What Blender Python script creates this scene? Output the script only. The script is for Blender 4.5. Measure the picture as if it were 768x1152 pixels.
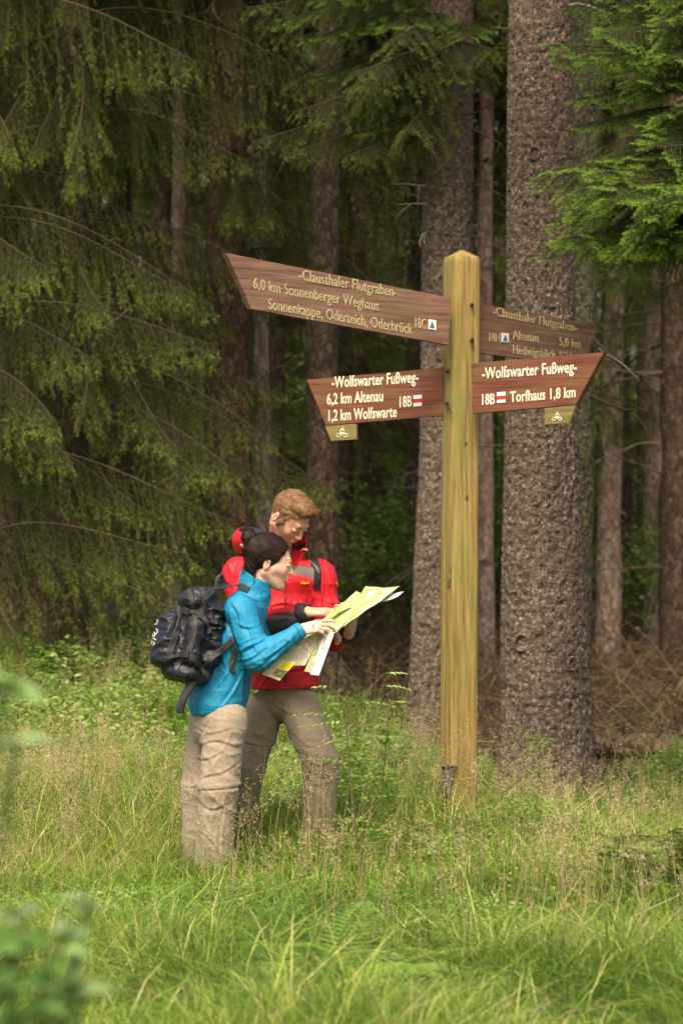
import bpy, math, random
import numpy as np
from mathutils import Vector, Matrix
from mathutils.bvhtree import BVHTree
R = math.radians
rng = np.random.default_rng(11)
random.seed(11)
SC = bpy.context.scene
COL = SC.collection
for o in list(bpy.data.objects):
    bpy.data.objects.remove(o)

# ------------------------------------------------------------------ camera
FPX = 2880.0            # focal length in pixels of the 1152 px tall photograph (90 mm on a 36 mm tall frame)
EYE = 1.4
PITCH = math.atan(64 / FPX)
cam_d = bpy.data.cameras.new('camera'); cam = bpy.data.objects.new('camera', cam_d); COL.objects.link(cam)
cam.location = (0, 0, EYE); cam.rotation_euler = (R(90) + PITCH, 0, 0)
cam_d.sensor_fit = 'VERTICAL'; cam_d.sensor_height = 36; cam_d.lens = 90
cam_d.clip_start = 0.1; cam_d.clip_end = 2000
cam_d.dof.use_dof = True; cam_d.dof.focus_distance = 11.7; cam_d.dof.aperture_fstop = 3.7
SC.camera = cam
# ------------------------------------------------------------------ world, sun, exposure
SUN_EL, SUN_AZ = 54, 192          # azimuth the sun stands at, degrees clockwise from +Y (north)
w = bpy.data.worlds.new('World'); SC.world = w; w.use_nodes = True
nt = w.node_tree; bg = nt.nodes['Background']
sky = nt.nodes.new('ShaderNodeTexSky'); sky.sky_type = 'NISHITA'; sky.sun_disc = False
sky.sun_elevation = R(SUN_EL); sky.sun_rotation = R(SUN_AZ); sky.air_density = 1.0; sky.dust_density = 6.0; sky.ozone_density = 0.6
nt.links.new(sky.outputs[0], bg.inputs[0]); bg.inputs[1].default_value = 0.105
sd = bpy.data.lights.new('sun', 'SUN'); sun = bpy.data.objects.new('sun', sd); COL.objects.link(sun)
sd.energy = 1.8; sd.angle = R(20); sd.color = (1.0, 0.93, 0.80)
d = Vector((math.sin(R(SUN_AZ)) * math.cos(R(SUN_EL)), math.cos(R(SUN_AZ)) * math.cos(R(SUN_EL)), math.sin(R(SUN_EL))))
sun.rotation_euler = d.to_track_quat('Z', 'Y').to_euler(); sun.location = (-5, -5, 20)
vs = SC.view_settings; vs.view_transform = 'Standard'; vs.look = 'None'; vs.gamma = 1; vs.use_curve_mapping = False
vs.exposure = 1.33
try:
    vs.use_white_balance = True; vs.white_balance_temperature = 7200; vs.white_balance_tint = 10
except Exception: pass
SC.render.engine = 'CYCLES'
SC.cycles.use_denoising = True
SC.cycles.max_bounces = 5; SC.cycles.diffuse_bounces = 3; SC.cycles.glossy_bounces = 2
SC.cycles.transmission_bounces = 3; SC.cycles.transparent_max_bounces = 4
SC.cycles.sample_clamp_indirect = 4

# ------------------------------------------------------------------ measuring: a pixel of the 768x1152 photo at depth Y
def P(px, py, Y):
    u, v = (px - 384) / FPX, (576 - py) / FPX
    c, s = math.cos(PITCH), math.sin(PITCH)
    dy = c - v * s; dz = s + v * c
    k = Y / dy
    return Vector((u * k, Y, EYE + dz * k))

# ------------------------------------------------------------------ noise
def _h(i, j, k, seed):
    n = (i.astype(np.int64) * 374761393 + j.astype(np.int64) * 668265263 + k.astype(np.int64) * 2147483647 + seed * 974711) & 0xffffffff
    n = ((n ^ (n >> 13)) * 1274126177) & 0xffffffff
    n = ((n ^ (n >> 16)) * 2246822519) & 0xffffffff
    return ((n ^ (n >> 15)) & 0xffffff) / 16777216.0
def vnoise(p, seed=0):
    p = np.asarray(p, float); f = np.floor(p); t = p - f; t = t * t * (3 - 2 * t); f = f.astype(np.int64)
    i, j, k = f[..., 0], f[..., 1], f[..., 2]; x, y, z = t[..., 0], t[..., 1], t[..., 2]
    def L(a, b, w): return a + (b - a) * w
    return L(L(L(_h(i, j, k, seed), _h(i+1, j, k, seed), x), L(_h(i, j+1, k, seed), _h(i+1, j+1, k, seed), x), y),
             L(L(_h(i, j, k+1, seed), _h(i+1, j, k+1, seed), x), L(_h(i, j+1, k+1, seed), _h(i+1, j+1, k+1, seed), x), y), z) * 2 - 1
def fbm(p, octv=3, seed=0):
    s = 0; a = 1.0; p = np.asarray(p, float)
    for o in range(octv):
        s = s + a * vnoise(p * 2 ** o, seed + o * 17); a *= .5
    return s
def sstep(a, b, x):
    t = np.clip((np.asarray(x, float) - a) / (b - a), 0, 1); return t * t * (3 - 2 * t)

# ------------------------------------------------------------------ mesh building
class Geo:
    def __init__(s): s.v = []; s.f = {3: [], 4: []}; s.mi = {3: [], 4: []}; s.t = []; s.n = 0
    def add(s, v, quads=None, tris=None, tint=0.5, mi=0):
        v = np.asarray(v, float).reshape(-1, 3); s.v.append(v)
        s.t.append(np.broadcast_to(np.asarray(tint, float), (len(v),)) if np.ndim(tint) < 2 else tint)
        for k, f in ((4, quads), (3, tris)):
            if f is not None and len(f):
                f = np.asarray(f, np.int64).reshape(-1, k) + s.n; s.f[k].append(f); s.mi[k].append(np.full(len(f), mi))
        s.n += len(v)
    def merge(s, g, M=None, mi=0, dt=0.0):
        V, F, MI, T = g.arrays()
        if M is not None:
            A = np.array(M); V = V @ A[:3, :3].T + A[:3, 3]
        s.v.append(V); s.t.append(T + dt)
        for k in (3, 4):
            if len(F[k]): s.f[k].append(F[k] + s.n); s.mi[k].append(MI[k] + mi)
        s.n += len(V)
    def arrays(s):
        V = np.concatenate(s.v) if s.v else np.zeros((0, 3)); T = np.concatenate(s.t) if s.t else np.zeros(0)
        F = {k: (np.concatenate(s.f[k]) if s.f[k] else np.zeros((0, k), np.int64)) for k in (3, 4)}
        MI = {k: (np.concatenate(s.mi[k]) if s.mi[k] else np.zeros(0, np.int64)) for k in (3, 4)}
        return V, F, MI, T
    def mesh(s, name, mats, smooth=True, col=None, origin=None):
        V, F, MI, T = s.arrays()
        if origin is not None: V = V - np.array(origin)
        me = bpy.data.meshes.new(name)
        me.vertices.add(len(V)); me.vertices.foreach_set('co', V.astype(np.float32).ravel())
        lv = np.concatenate([F[3].ravel(), F[4].ravel()]); nf = len(F[3]) + len(F[4])
        me.loops.add(len(lv)); me.loops.foreach_set('vertex_index', lv.astype(np.int32))
        me.polygons.add(nf)
        st = np.concatenate([np.arange(len(F[3])) * 3, len(F[3]) * 3 + np.arange(len(F[4])) * 4]).astype(np.int32)
        me.polygons.foreach_set('loop_start', st)
        me.polygons.foreach_set('material_index', np.concatenate([MI[3], MI[4]]).astype(np.int32))
        me.polygons.foreach_set('use_smooth', np.full(nf, bool(smooth)))
        me.update(calc_edges=True)
        a = me.attributes.new('tint', 'FLOAT', 'POINT'); a.data.foreach_set('value', T.astype(np.float32))
        if col is not None:
            c = me.attributes.new('col', 'FLOAT_COLOR', 'POINT')
            c.data.foreach_set('color', np.concatenate([col, np.ones((len(col), 1))], 1).astype(np.float32).ravel())
        for m in (mats if isinstance(mats, (list, tuple)) else [mats]): me.materials.append(m)
        return me
    def obj(s, name, mats, parent=None, smooth=True, col=None, origin=None, matrix=None):
        if parent is not None and origin is None: origin = tuple(parent.location)
        me = s.mesh(name, mats, smooth, col, origin)
        o = bpy.data.objects.new(name, me); COL.objects.link(o)
        if parent is not None: o.parent = parent
        elif origin is not None: o.location = origin
        return o
def tag(o, label=None, cat=None, group=None, kind=None):
    if label: o['label'] = label
    if cat: o['category'] = cat
    if group: o['group'] = group
    if kind: o['kind'] = kind
    return o
def empty(name, loc, label=None, cat=None, group=None):
    o = bpy.data.objects.new(name, None); COL.objects.link(o); o.location = loc; o.empty_display_size = .1
    return tag(o, label, cat, group)
def frames(pts):
    pts = np.asarray(pts, float); T = np.gradient(pts, axis=0); T /= np.linalg.norm(T, axis=1)[:, None] + 1e-12
    u = np.cross(T[0], (0, 0, 1.0));
    if np.linalg.norm(u) < .1: u = np.cross(T[0], (0, 1.0, 0))
    U = []
    for t in T:
        u = u - t * np.dot(u, t); u /= np.linalg.norm(u) + 1e-12; U.append(u.copy())
    U = np.array(U); return T, U, np.cross(T, U)
def tube(g, pts, rad, n=8, tint=.5, mi=0, cap=True, disp=None):
    pts = np.asarray([tuple(p) for p in pts], float); m = len(pts); rad = np.broadcast_to(np.asarray(rad, float), (m,))
    T, U, W = frames(pts); a = np.arange(n) * 2 * math.pi / n
    rr = rad[:, None] * np.ones((1, n))
    if disp is not None: rr = rr + disp
    V = pts[:, None] + rr[..., None] * (np.cos(a)[None, :, None] * U[:, None] + np.sin(a)[None, :, None] * W[:, None])
    V = V.reshape(-1, 3); i = np.arange(m - 1)[:, None] * n; j = np.arange(n)[None]; j2 = (j + 1) % n
    q = np.stack([i + j, i + j2, i + n + j2, i + n + j], -1).reshape(-1, 4)
    tr = None
    if cap:
        V = np.concatenate([V, pts[:1], pts[-1:]]); c0, c1 = m * n, m * n + 1; jj = np.arange(n); j2 = (jj + 1) % n
        tr = np.concatenate([np.stack([np.full(n, c0), j2, jj], 1), np.stack([np.full(n, c1), (m - 1) * n + jj, (m - 1) * n + j2], 1)])
    g.add(V, q, tr, tint, mi)
def catmull(P_, n=8):
    P_ = np.asarray([tuple(p) for p in P_], float)
    Q = np.concatenate([[2 * P_[0] - P_[1]], P_, [2 * P_[-1] - P_[-2]]]); out = []
    for i in range(len(P_) - 1):
        p0, p1, p2, p3 = Q[i:i + 4]
        for t in np.arange(n) / n:
            out.append(.5 * ((2 * p1) + (p2 - p0) * t + (2 * p0 - 5 * p1 + 4 * p2 - p3) * t * t + (3 * p1 - p0 - 3 * p2 + p3) * t ** 3))
    out.append(P_[-1]); return np.array(out)
def box_poly(g, outline, n, th, mi=0, tint=.5, mi_side=None, bevel=0.0):
    """prism: outline = list of 3D points on one face, n = unit normal pointing out of that face, th thickness behind it"""
    A = np.asarray([tuple(p) for p in outline], float); n = np.asarray(tuple(n), float); k = len(A)
    c = A.mean(0)
    ins = A + (c - A) / (np.linalg.norm(c - A, axis=1)[:, None]) * bevel
    rings = [ins, A - n * bevel, A - n * (th - bevel), ins - n * th]
    V = np.concatenate(rings + [[c], [c - n * th]])
    q = []
    for r in range(3):
        for j in range(k):
            j2 = (j + 1) % k; q.append([r * k + j, r * k + j2, (r + 1) * k + j2, (r + 1) * k + j])
    t = []
    for j in range(k):
        j2 = (j + 1) % k; t.append([4 * k, j2, j]); t.append([4 * k + 1, 3 * k + j, 3 * k + j2])
    g.add(V, q, t, tint, mi)

# ------------------------------------------------------------------ materials
def mat(name, rough=.8, spec=.3):
    m = bpy.data.materials.new(name); m.use_nodes = True; n = m.node_tree; b = n.nodes['Principled BSDF']
    b.inputs['Roughness'].default_value = rough; b.inputs['Specular IOR Level'].default_value = spec
    return m, n, b
def N(nt, typ, **kw):
    n = nt.nodes.new(typ)
    for k, v in kw.items():
        if k.startswith('i_'):
            key = k[2:]; key = int(key) if key.isdigit() else key.replace('_', ' '); n.inputs[key].default_value = v
        else: setattr(n, k, v)
    return n
def ramp(nt, fac, stops, interp='LINEAR'):
    r = nt.nodes.new('ShaderNodeValToRGB'); cr = r.color_ramp; cr.interpolation = interp
    while len(cr.elements) < len(stops): cr.elements.new(.5)
    for e, (p, c) in zip(cr.elements, stops):
        e.position = p; e.color = (*c, 1) if len(c) == 3 else c
    nt.links.new(fac, r.inputs[0]); return r.outputs[0]
def noise(nt, scale, detail=4, vec=None, rough=.5, typ='ShaderNodeTexNoise', out=0, **kw):
    n = nt.nodes.new(typ); n.inputs['Scale'].default_value = scale
    if typ == 'ShaderNodeTexNoise': n.inputs['Detail'].default_value = detail; n.inputs['Roughness'].default_value = rough
    if vec is not None: nt.links.new(vec, n.inputs['Vector'])
    for k, v in kw.items(): setattr(n, k, v)
    return n.outputs[out]
def coords(nt, scale=(1, 1, 1), rot=(0, 0, 0), kind='Object'):
    t = nt.nodes.new('ShaderNodeTexCoord'); m = nt.nodes.new('ShaderNodeMapping'); m.inputs['Scale'].default_value = scale; m.inputs['Rotation'].default_value = rot
    nt.links.new(t.outputs[kind], m.inputs[0]); return m.outputs[0]
def bump(nt, b, h, dist=.01, strength=1.0):
    n = nt.nodes.new('ShaderNodeBump'); n.inputs['Distance'].default_value = dist; n.inputs['Strength'].default_value = strength
    nt.links.new(h, n.inputs['Height']); nt.links.new(n.outputs[0], b.inputs['Normal']); return n
def mixc(nt, fac, a, b, mode='MIX'):
    m = nt.nodes.new('ShaderNodeMix'); m.data_type = 'RGBA'; m.blend_type = mode
    for s, v in ((0, fac), (6, a), (7, b)):
        if isinstance(v, bpy.types.NodeSocket): nt.links.new(v, m.inputs[s])
        else: m.inputs[s].default_value = v if s == 0 else (*v[:3], 1)
    return m.outputs[2]
def mathn(nt, op, a, b=0.0):
    m = nt.nodes.new('ShaderNodeMath'); m.operation = op
    for s, v in ((0, a), (1, b)):
        if isinstance(v, bpy.types.NodeSocket): nt.links.new(v, m.inputs[s])
        else: m.inputs[s].default_value = v
    return m.outputs[0]
def attr(nt, name, out='Fac'):
    a = nt.nodes.new('ShaderNodeAttribute'); a.attribute_name = name; return a.outputs[out]

def leaf_mat(name, stops, trans=.35, rough=.55, spec=.25):
    """leaf colour by the 'tint' of each leaf; light passes through thin leaves"""
    m, n, b = mat(name, rough, spec)
    c = ramp(n, attr(n, 'tint'), stops); n.links.new(c, b.inputs['Base Color'])
    tr = N(n, 'ShaderNodeBsdfTranslucent'); n.links.new(mixc(n, .3, c, (.5, .55, .08)), tr.inputs[0])
    mx = N(n, 'ShaderNodeMixShader'); mx.inputs[0].default_value = trans
    n.links.new(b.outputs[0], mx.inputs[1]); n.links.new(tr.outputs[0], mx.inputs[2])
    n.links.new(mx.outputs[0], n.nodes['Material Output'].inputs[0]); return m

def bark_mat(name, dark, mid, light, sx=26, sz=14, moss=None, bd=.012):
    m, n, b = mat(name, .92, .15)
    v = coords(n, (sx, sx, sz)); wv = N(n, 'ShaderNodeVectorMath', operation='ADD'); n.links.new(v, wv.inputs[0])
    nn = N(n, 'ShaderNodeTexNoise', i_Scale=.8); nn.inputs['Detail'].default_value = 5; n.links.new(v, nn.inputs['Vector'])
    sc = N(n, 'ShaderNodeVectorMath', operation='SCALE'); n.links.new(nn.outputs['Color'], sc.inputs[0]); sc.inputs['Scale'].default_value = 1.6
    n.links.new(sc.outputs[0], wv.inputs[1])
    vo = noise(n, 1.0, vec=wv.outputs[0], typ='ShaderNodeTexVoronoi', out=0, feature='DISTANCE_TO_EDGE') if False else None
    vt = n.nodes.new('ShaderNodeTexVoronoi'); vt.feature = 'F1'; vt.inputs['Scale'].default_value = 1.0; n.links.new(wv.outputs[0], vt.inputs['Vector'])
    ed = n.nodes.new('ShaderNodeTexVoronoi'); ed.feature = 'DISTANCE_TO_EDGE'; ed.inputs['Scale'].default_value = 1.0; n.links.new(wv.outputs[0], ed.inputs['Vector'])
    fine = noise(n, 3.2, 6, v, .65)
    big = noise(n, .09, 3, v)
    e = ramp(n, ed.outputs['Distance'], [(0, (0, 0, 0)), (.16, (1, 1, 1))])
    sep = N(n, 'ShaderNodeSeparateColor'); n.links.new(vt.outputs['Color'], sep.inputs[0])
    f2 = mathn(n, 'ADD', mathn(n, 'MULTIPLY', sep.outputs[0], .55), mathn(n, 'MULTIPLY', fine, .5))
    c = ramp(n, f2, [(.2, dark), (.5, mid), (.82, light)])
    c = mixc(n, mathn(n, 'MULTIPLY', mathn(n, 'SUBTRACT', 1.0, e), .55), c, [x * .45 for x in dark])
    c = mixc(n, mathn(n, 'MULTIPLY', ramp(n, big, [(.35, (0, 0, 0)), (.7, (1, 1, 1))]), .4), c, [x * .62 for x in mid])
    if moss:
        mz = noise(n, .25, 5, v, .6); c = mixc(n, ramp(n, mz, [(.5, (0, 0, 0)), (.62, (.75, .75, .75))]), c, moss)
    n.links.new(c, b.inputs['Base Color'])
    h = mathn(n, 'ADD', mathn(n, 'MULTIPLY', e, .6), mathn(n, 'MULTIPLY', fine, .7))
    bump(n, b, h, bd); return m
M = {}
M['bark'] = bark_mat('spruce_bark', (.090, .066, .050), (.215, .160, .122), (.37, .29, .23), 54, 44)
M['bark_mossy'] = bark_mat('mossy_spruce_bark', (.055, .048, .030), (.15, .13, .082), (.26, .235, .15), 60, 40, moss=(.20, .23, .11))
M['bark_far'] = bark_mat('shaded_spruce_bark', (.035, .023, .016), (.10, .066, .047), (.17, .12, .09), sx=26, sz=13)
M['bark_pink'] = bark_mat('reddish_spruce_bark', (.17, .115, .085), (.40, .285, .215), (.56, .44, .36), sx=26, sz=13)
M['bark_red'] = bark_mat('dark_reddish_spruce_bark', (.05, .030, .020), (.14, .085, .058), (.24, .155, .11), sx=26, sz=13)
m_, n_, b_ = mat('dead_twig', .9, .1)
n_.links.new(ramp(n_, attr(n_, 'tint'), [(0, (.035, .025, .017)), (.5, (.13, .095, .068)), (1, (.42, .36, .30))]), b_.inputs['Base Color']); M['twig'] = m_
M['needle'] = leaf_mat('spruce_needles', [(0, (.018, .024, .009)), (.4, (.046, .064, .017)), (.75, (.110, .145, .030)), (1, (.24, .29, .055))], .28)
M['needle_bright'] = leaf_mat('fresh_spruce_needles', [(0, (.006, .014, .005)), (.4, (.022, .050, .010)), (.7, (.070, .140, .020)), (1, (.21, .34, .045))], .25)
M['grass'] = leaf_mat('meadow_grass', [(0, (.025, .070, .010)), (.3, (.075, .17, .018)), (.55, (.20, .335, .040)), (.78, (.40, .47, .10)), (1, (.62, .52, .29))], .36)
M['straw'] = leaf_mat('dry_grass_heads', [(0, (.20, .25, .06)), (.4, (.42, .36, .17)), (.7, (.52, .38, .24)), (1, (.66, .56, .36))], .35)
M['leaf'] = leaf_mat('green_leaves', [(0, (.03, .075, .014)), (.4, (.08, .17, .025)), (.7, (.19, .32, .05)), (1, (.42, .50, .20))], .35, .5, .4)
M['brush'] = leaf_mat('dry_brushwood', [(0, (.05, .03, .018)), (.5, (.17, .10, .06)), (.8, (.30, .20, .12)), (1, (.16, .20, .04))], .15)
# ================================================================== GROUND
def ground_z(x, y):
    x = np.asarray(x, float); y = np.asarray(y, float)
    left = sstep(1.2, -1.5, x)
    z = sstep(12.5, 20, y) * (.10 + .36 * left) + sstep(20, 60, y) * 1.1 + sstep(60, 300, y) * 5
    p = np.stack([x * .55, y * .55, np.zeros_like(x)], -1)
    z = z + .075 * fbm(p, 3, 5) * sstep(3, 7, y) * sstep(30, 14, y)
    return z
def grid_ground():
    ys = np.concatenate([[-300, -100, -40, -15, -5], np.arange(0, 6, .5), np.arange(6, 24, .12), np.arange(24, 60, .6), [70, 90, 120, 180, 300, 600, 1000]])
    xs = np.concatenate([[-800, -300, -120, -60], np.arange(-30, -6, 1.), np.arange(-6, 6, .12), np.arange(6, 30, 1.), [60, 120, 300, 800]])
    X, Y = np.meshgrid(xs, ys); Z = ground_z(X, Y); V = np.stack([X, Y, Z], -1).reshape(-1, 3)
    nx = len(xs); i = np.arange(len(ys) - 1)[:, None] * nx + np.arange(nx - 1)[None]
    q = np.stack([i, i + 1, i + nx + 1, i + nx], -1).reshape(-1, 4)
    g = Geo(); g.add(V, q); return g
m_, n_, b_ = mat('forest_and_meadow_soil', .95, .1)
v = coords(n_)
sx = N(n_, 'ShaderNodeSeparateXYZ'); n_.links.new(v, sx.inputs[0])
edge = mathn(n_, 'ADD', sx.outputs[1], mathn(n_, 'MULTIPLY', noise(n_, .8, 3, v), 3.0))
edge = mathn(n_, 'ADD', edge, mathn(n_, 'MULTIPLY', sx.outputs[0], .9))
f = ramp(n_, mathn(n_, 'DIVIDE', mathn(n_, 'SUBTRACT', edge, 17.5), 3.0), [(0, (0, 0, 0)), (1, (1, 1, 1))])
fl = ramp(n_, noise(n_, 9, 8, v, .7), [(.3, (.035, .022, .013)), (.55, (.11, .066, .038)), (.75, (.20, .125, .075))])
md = ramp(n_, noise(n_, 7, 6, v, .7), [(.3, (.018, .032, .008)), (.6, (.045, .075, .014)), (.8, (.10, .09, .035))])
n_.links.new(mixc(n_, f, md, fl), b_.inputs['Base Color']); bump(n_, b_, noise(n_, 30, 6, v), .03)
tag(grid_ground().obj('ground', m_), kind='structure')

# ================================================================== MEADOW GRASS (nobody could count it)
VIS = 768 / 2 / FPX
def scatter(n, y0, y1, margin=.55, power=1.0):
    """points over the wedge of ground in view, thicker near the camera"""
    u = rng.random(n); y = (y0 ** power + u * (y1 ** power - y0 ** power)) ** (1 / power)
    x = (rng.random(n) * 2 - 1) * (VIS * y + margin)
    return x, y
def blades(g, x, y, h, wd, lean, az, tint, curve=1.0, z0=-.02):
    n = len(x); z = ground_z(x, y) + z0
    ts = np.array([0, .4, .75, 1.0]); ws = np.array([.8, 1.0, .65, 0])
    d = np.stack([np.cos(az), np.sin(az)], -1)
    face = az + math.pi / 2 + rng.normal(0, .7, n); s = np.stack([np.cos(face), np.sin(face), np.zeros(n)], -1)
    V = []
    for t, w_ in zip(ts, ws):
        out = lean * h * (t ** (1 + curve)); up = h * (t - .35 * np.clip(lean, 0, 2) * t ** 3)
        c = np.stack([x + d[:, 0] * out, y + d[:, 1] * out, z + up], -1)
        if w_ > 0: V.append(c - s * (wd * w_ * .5)[:, None]); V.append(c + s * (wd * w_ * .5)[:, None])
        else: V.append(c)
    V = np.stack(V, 1); b = np.arange(n)[:, None] * 7
    q = np.concatenate([b + np.array([[0, 1, 3, 2]]), b + np.array([[2, 3, 5, 4]])]); t = b + np.array([[4, 5, 6]])
    g.add(V.reshape(-1, 3), q, t, np.repeat(tint, 7))
def patch(x, y, s, seed): return fbm(np.stack([x * s, y * s, np.zeros_like(x)], -1), 2, seed)
def tufts(g, nt_, per, y0, y1, hr, wr, tint0, tr, leanr, keep=None, power=1.4, spread=.035):
    cx, cy = scatter(nt_, y0, y1, power=power)
    if keep is not None:
        k = keep(cx, cy); cx, cy = cx[k], cy[k]
    m = len(cx); th = rng.uniform(*hr, m) * (1 + .45 * patch(cx, cy, 1.3, 3)) * (1 - .76 * np.exp(-((cx + .40) / 1.0) ** 4 - ((cy - 10.6) / 1.25) ** 4)) * (1 - .75 * np.exp(-((cx - .03) / .38) ** 4 - ((cy - 8.35) / .55) ** 4)); tt = tint0 + tr * rng.normal(0, 1, m) + .26 * patch(cx, cy, 1.0, 9)
    i = np.repeat(np.arange(m), per); n = len(i)
    az = rng.random(n) * 2 * math.pi; r = spread * np.sqrt(rng.random(n)) * 1.6
    x = cx[i] + np.cos(az) * r; y = cy[i] + np.sin(az) * r
    h = th[i] * rng.uniform(.45, 1.1, n); ln = rng.uniform(*leanr, n)
    tint = np.clip(tt[i] + rng.normal(0, .16, n) - .10, 0, 1)
    dry = rng.random(n) < .07; tint[dry] = rng.uniform(.75, 1, dry.sum())
    blades(g, x, y, h, rng.uniform(*wr, n), ln, az + rng.normal(0, .4, n), tint, rng.uniform(.6, 1.6, n))
edge_x = lambda x, y: y < 19.2 - 3.5 * sstep(.2, 1.5, x) + 7 * sstep(.0, -2.5, x) + .8 * patch(x, y, .8, 77)
g = Geo()
tufts(g, 12500, 27, 6.6, 14.5, (.07, .33), (.0017, .0038), .46, .17, (.2, 1.9), edge_x, 1.3)
tufts(g, 5500, 22, 13, 26, (.16, .34), (.004, .008), .44, .10, (.15, 1.0), edge_x, 1.2, .05)
tufts(g, 1300, 12, 7, 15, (.28, .5), (.0025, .006), .55, .15, (.5, 1.8), edge_x, 1.3)
tufts(g, 1700, 5, 7, 17, (.2, .5), (.0015, .003), .92, .05, (.4, 2.2), edge_x, 1.3, .06)
# fine low moss-green turf under it
x, y = scatter(90000, 6.5, 24, power=1.3); k = edge_x(x, y); x, y = x[k], y[k]; n = len(x)
blades(g, x, y, rng.uniform(.05, .15, n), rng.uniform(.003, .006, n), rng.uniform(.1, 1.4, n), rng.random(n) * 6.28, np.clip(rng.normal(.38, .12, n) + .12 * patch(x, y, .7, 21), 0, 1), rng.uniform(.5, 1.5, n))
tag(g.obj('meadow_grass', M['grass']), 'long green and yellowish meadow grass around the hikers and the post', 'grass', kind='stuff')

# flowering grass stems with airy tan panicles
def seedheads(g, x, y, h, tint, spik=34, sw=.0021, pan=.3, lean=None):
    n = len(x); z = ground_z(x, y); az = rng.random(n) * 6.28; ln = rng.uniform(.05, .45, n) if lean is None else lean
    def pos(t):
        return np.stack([x + np.cos(az) * ln * h * t ** 2, y + np.sin(az) * ln * h * t ** 2, z + h * (t - .25 * ln * t ** 3)], -1)
    ts = np.linspace(0, 1, 6); s = np.stack([-np.sin(az), np.cos(az), np.zeros(n)], -1) * sw * .5; s2 = np.stack([np.cos(az), np.sin(az), np.zeros(n)], -1) * sw * .5
    V = []
    for t in ts:
        c = pos(t); w_ = 1 - .6 * t; V += [c - s * w_ - s2 * w_, c + s * w_ - s2 * w_, c + s2 * w_ * 1.4]
    V = np.stack(V, 1); b = (np.arange(n) * 18)[:, None, None]
    q = [];
    for l in range(5):
        for a_, c_ in ((0, 1), (1, 2), (2, 0)): q.append([l * 3 + a_, l * 3 + c_, l * 3 + 3 + c_, l * 3 + 3 + a_])
    g.add(V.reshape(-1, 3), (b + np.array(q)[None]).reshape(-1, 4), None, np.repeat(np.clip(tint - .25, 0, 1), 18))
    i = np.repeat(np.arange(n), spik); m = len(i)
    t = 1 - pan * rng.random(m) ** .8; a2 = rng.random(m) * 6.28; ph = (1 - t) / pan
    rad = (.012 + .055 * ph) * rng.random(m) ** .6 * h[i] / .8
    xx, yy, zz, aa, ll, hh = x[i], y[i], z[i], az[i], ln[i], h[i]
    c = np.stack([xx + np.cos(aa) * ll * hh * t ** 2, yy + np.sin(aa) * ll * hh * t ** 2, zz + hh * (t - .25 * ll * t ** 3)], -1)
    dv = np.stack([np.cos(a2), np.sin(a2), rng.uniform(-.3, .9, m)], -1)
    e = c + dv * rad[:, None]
    # thin stalk + small spikelet blade
    L = rng.uniform(.007, .014, m); dd = dv * .6 + rng.normal(0, .4, (m, 3)); dd[:, 2] -= .3; dd /= np.linalg.norm(dd, axis=1)[:, None]
    sd_ = np.cross(dd, rng.normal(0, 1, (m, 3))); sd_ /= np.linalg.norm(sd_, axis=1)[:, None] + 1e-9
    V = np.stack([c, c + sd_ * .0005, e, e + dd * (L * .45)[:, None] - sd_ * .0016, e + dd * L[:, None], e + dd * (L * .45)[:, None] + sd_ * .0016], 1)
    b = (np.arange(m) * 6)[:, None]
    g.add(V.reshape(-1, 3), b + np.array([[2, 3, 4, 5]]), b + np.array([[0, 1, 2]]), np.repeat(np.clip(tint[i] + rng.normal(0, .12, m), 0, 1), 6))
g = Geo()
x, y = scatter(3900, 8.2, 21, power=1.0); pt = patch(x, y, .7, 41)
k = edge_x(x, y) & (pt + rng.normal(0, .25, len(x)) > -.05) & (rng.random(len(x)) > .8 * np.exp(-((x + .4) / .8) ** 4 - ((y - 10.6) / 1.0) ** 4)); x, y = x[k], y[k]; n = len(x)
seedheads(g, x, y, rng.uniform(.3, .72, n), np.clip(rng.normal(.62, .2, n), 0, 1))
# denser tan haze: right mid ground, left of the woman, between the legs of the man
for cx, cy, rx, ry, cnt, hh in ((2.0, 13.6, .9, 1.1, 330, .34), (-1.25, 12.6, .5, .8, 110, .6), (-.1, 11.5, .12, .3, 20, .55), (-.5, 11.1, .18, .25, 14, .45), (.42, 12.7, .22, .3, 40, .62), (.75, 12.5, .3, .3, 40, .5), (-.1, 10.3, .5, .6, 50, .34), (-1.6, 13.8, .4, .8, 60, .5)):
    x = rng.normal(cx, rx * .6, cnt); y = rng.normal(cy, ry * .6, cnt); seedheads(g, x, y, rng.uniform(.7, 1.15, cnt) * hh, np.clip(rng.normal(.65, .14, cnt), 0, 1), 40)
tag(g.obj('seeding_grass', M['straw']), 'tan airy seed heads of tall grass standing above the green meadow', 'grass', kind='stuff')

# small broad leaved ground cover
def leaf_quads(g, c, dirs, up, L, W, tint, fold=.25):
    """pointed oval leaf of 4 quads: 9 verts"""
    n = len(c); d = dirs / (np.linalg.norm(dirs, axis=1)[:, None] + 1e-9); s = np.cross(d, up); s /= np.linalg.norm(s, axis=1)[:, None] + 1e-9; nn = np.cross(s, d)
    V = []
    for t, w_, sag in ((0, 0, 0), (.3, .9, .04), (.65, .8, .02), (1, 0, -.12)):
        m = c + d * (L * t)[:, None] + nn * (L * sag)[:, None]
        if w_ == 0: V.append(m)
        else:
            o = s * (W * w_ * .5)[:, None]; hh = nn * (W * fold * .5)[:, None]
            V += [m - o + hh, m, m + o + hh]
    V = np.stack(V, 1); b = (np.arange(n) * 8)[:, None]
    g.add(V.reshape(-1, 3), np.concatenate([b + np.array([[1, 2, 5, 4]]), b + np.array([[2, 3, 6, 5]])]), np.concatenate([b + np.array([[0, 2, 1]]), b + np.array([[0, 3, 2]]), b + np.array([[4, 5, 7]]), b + np.array([[5, 6, 7]])]), np.repeat(tint, 8))
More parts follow.
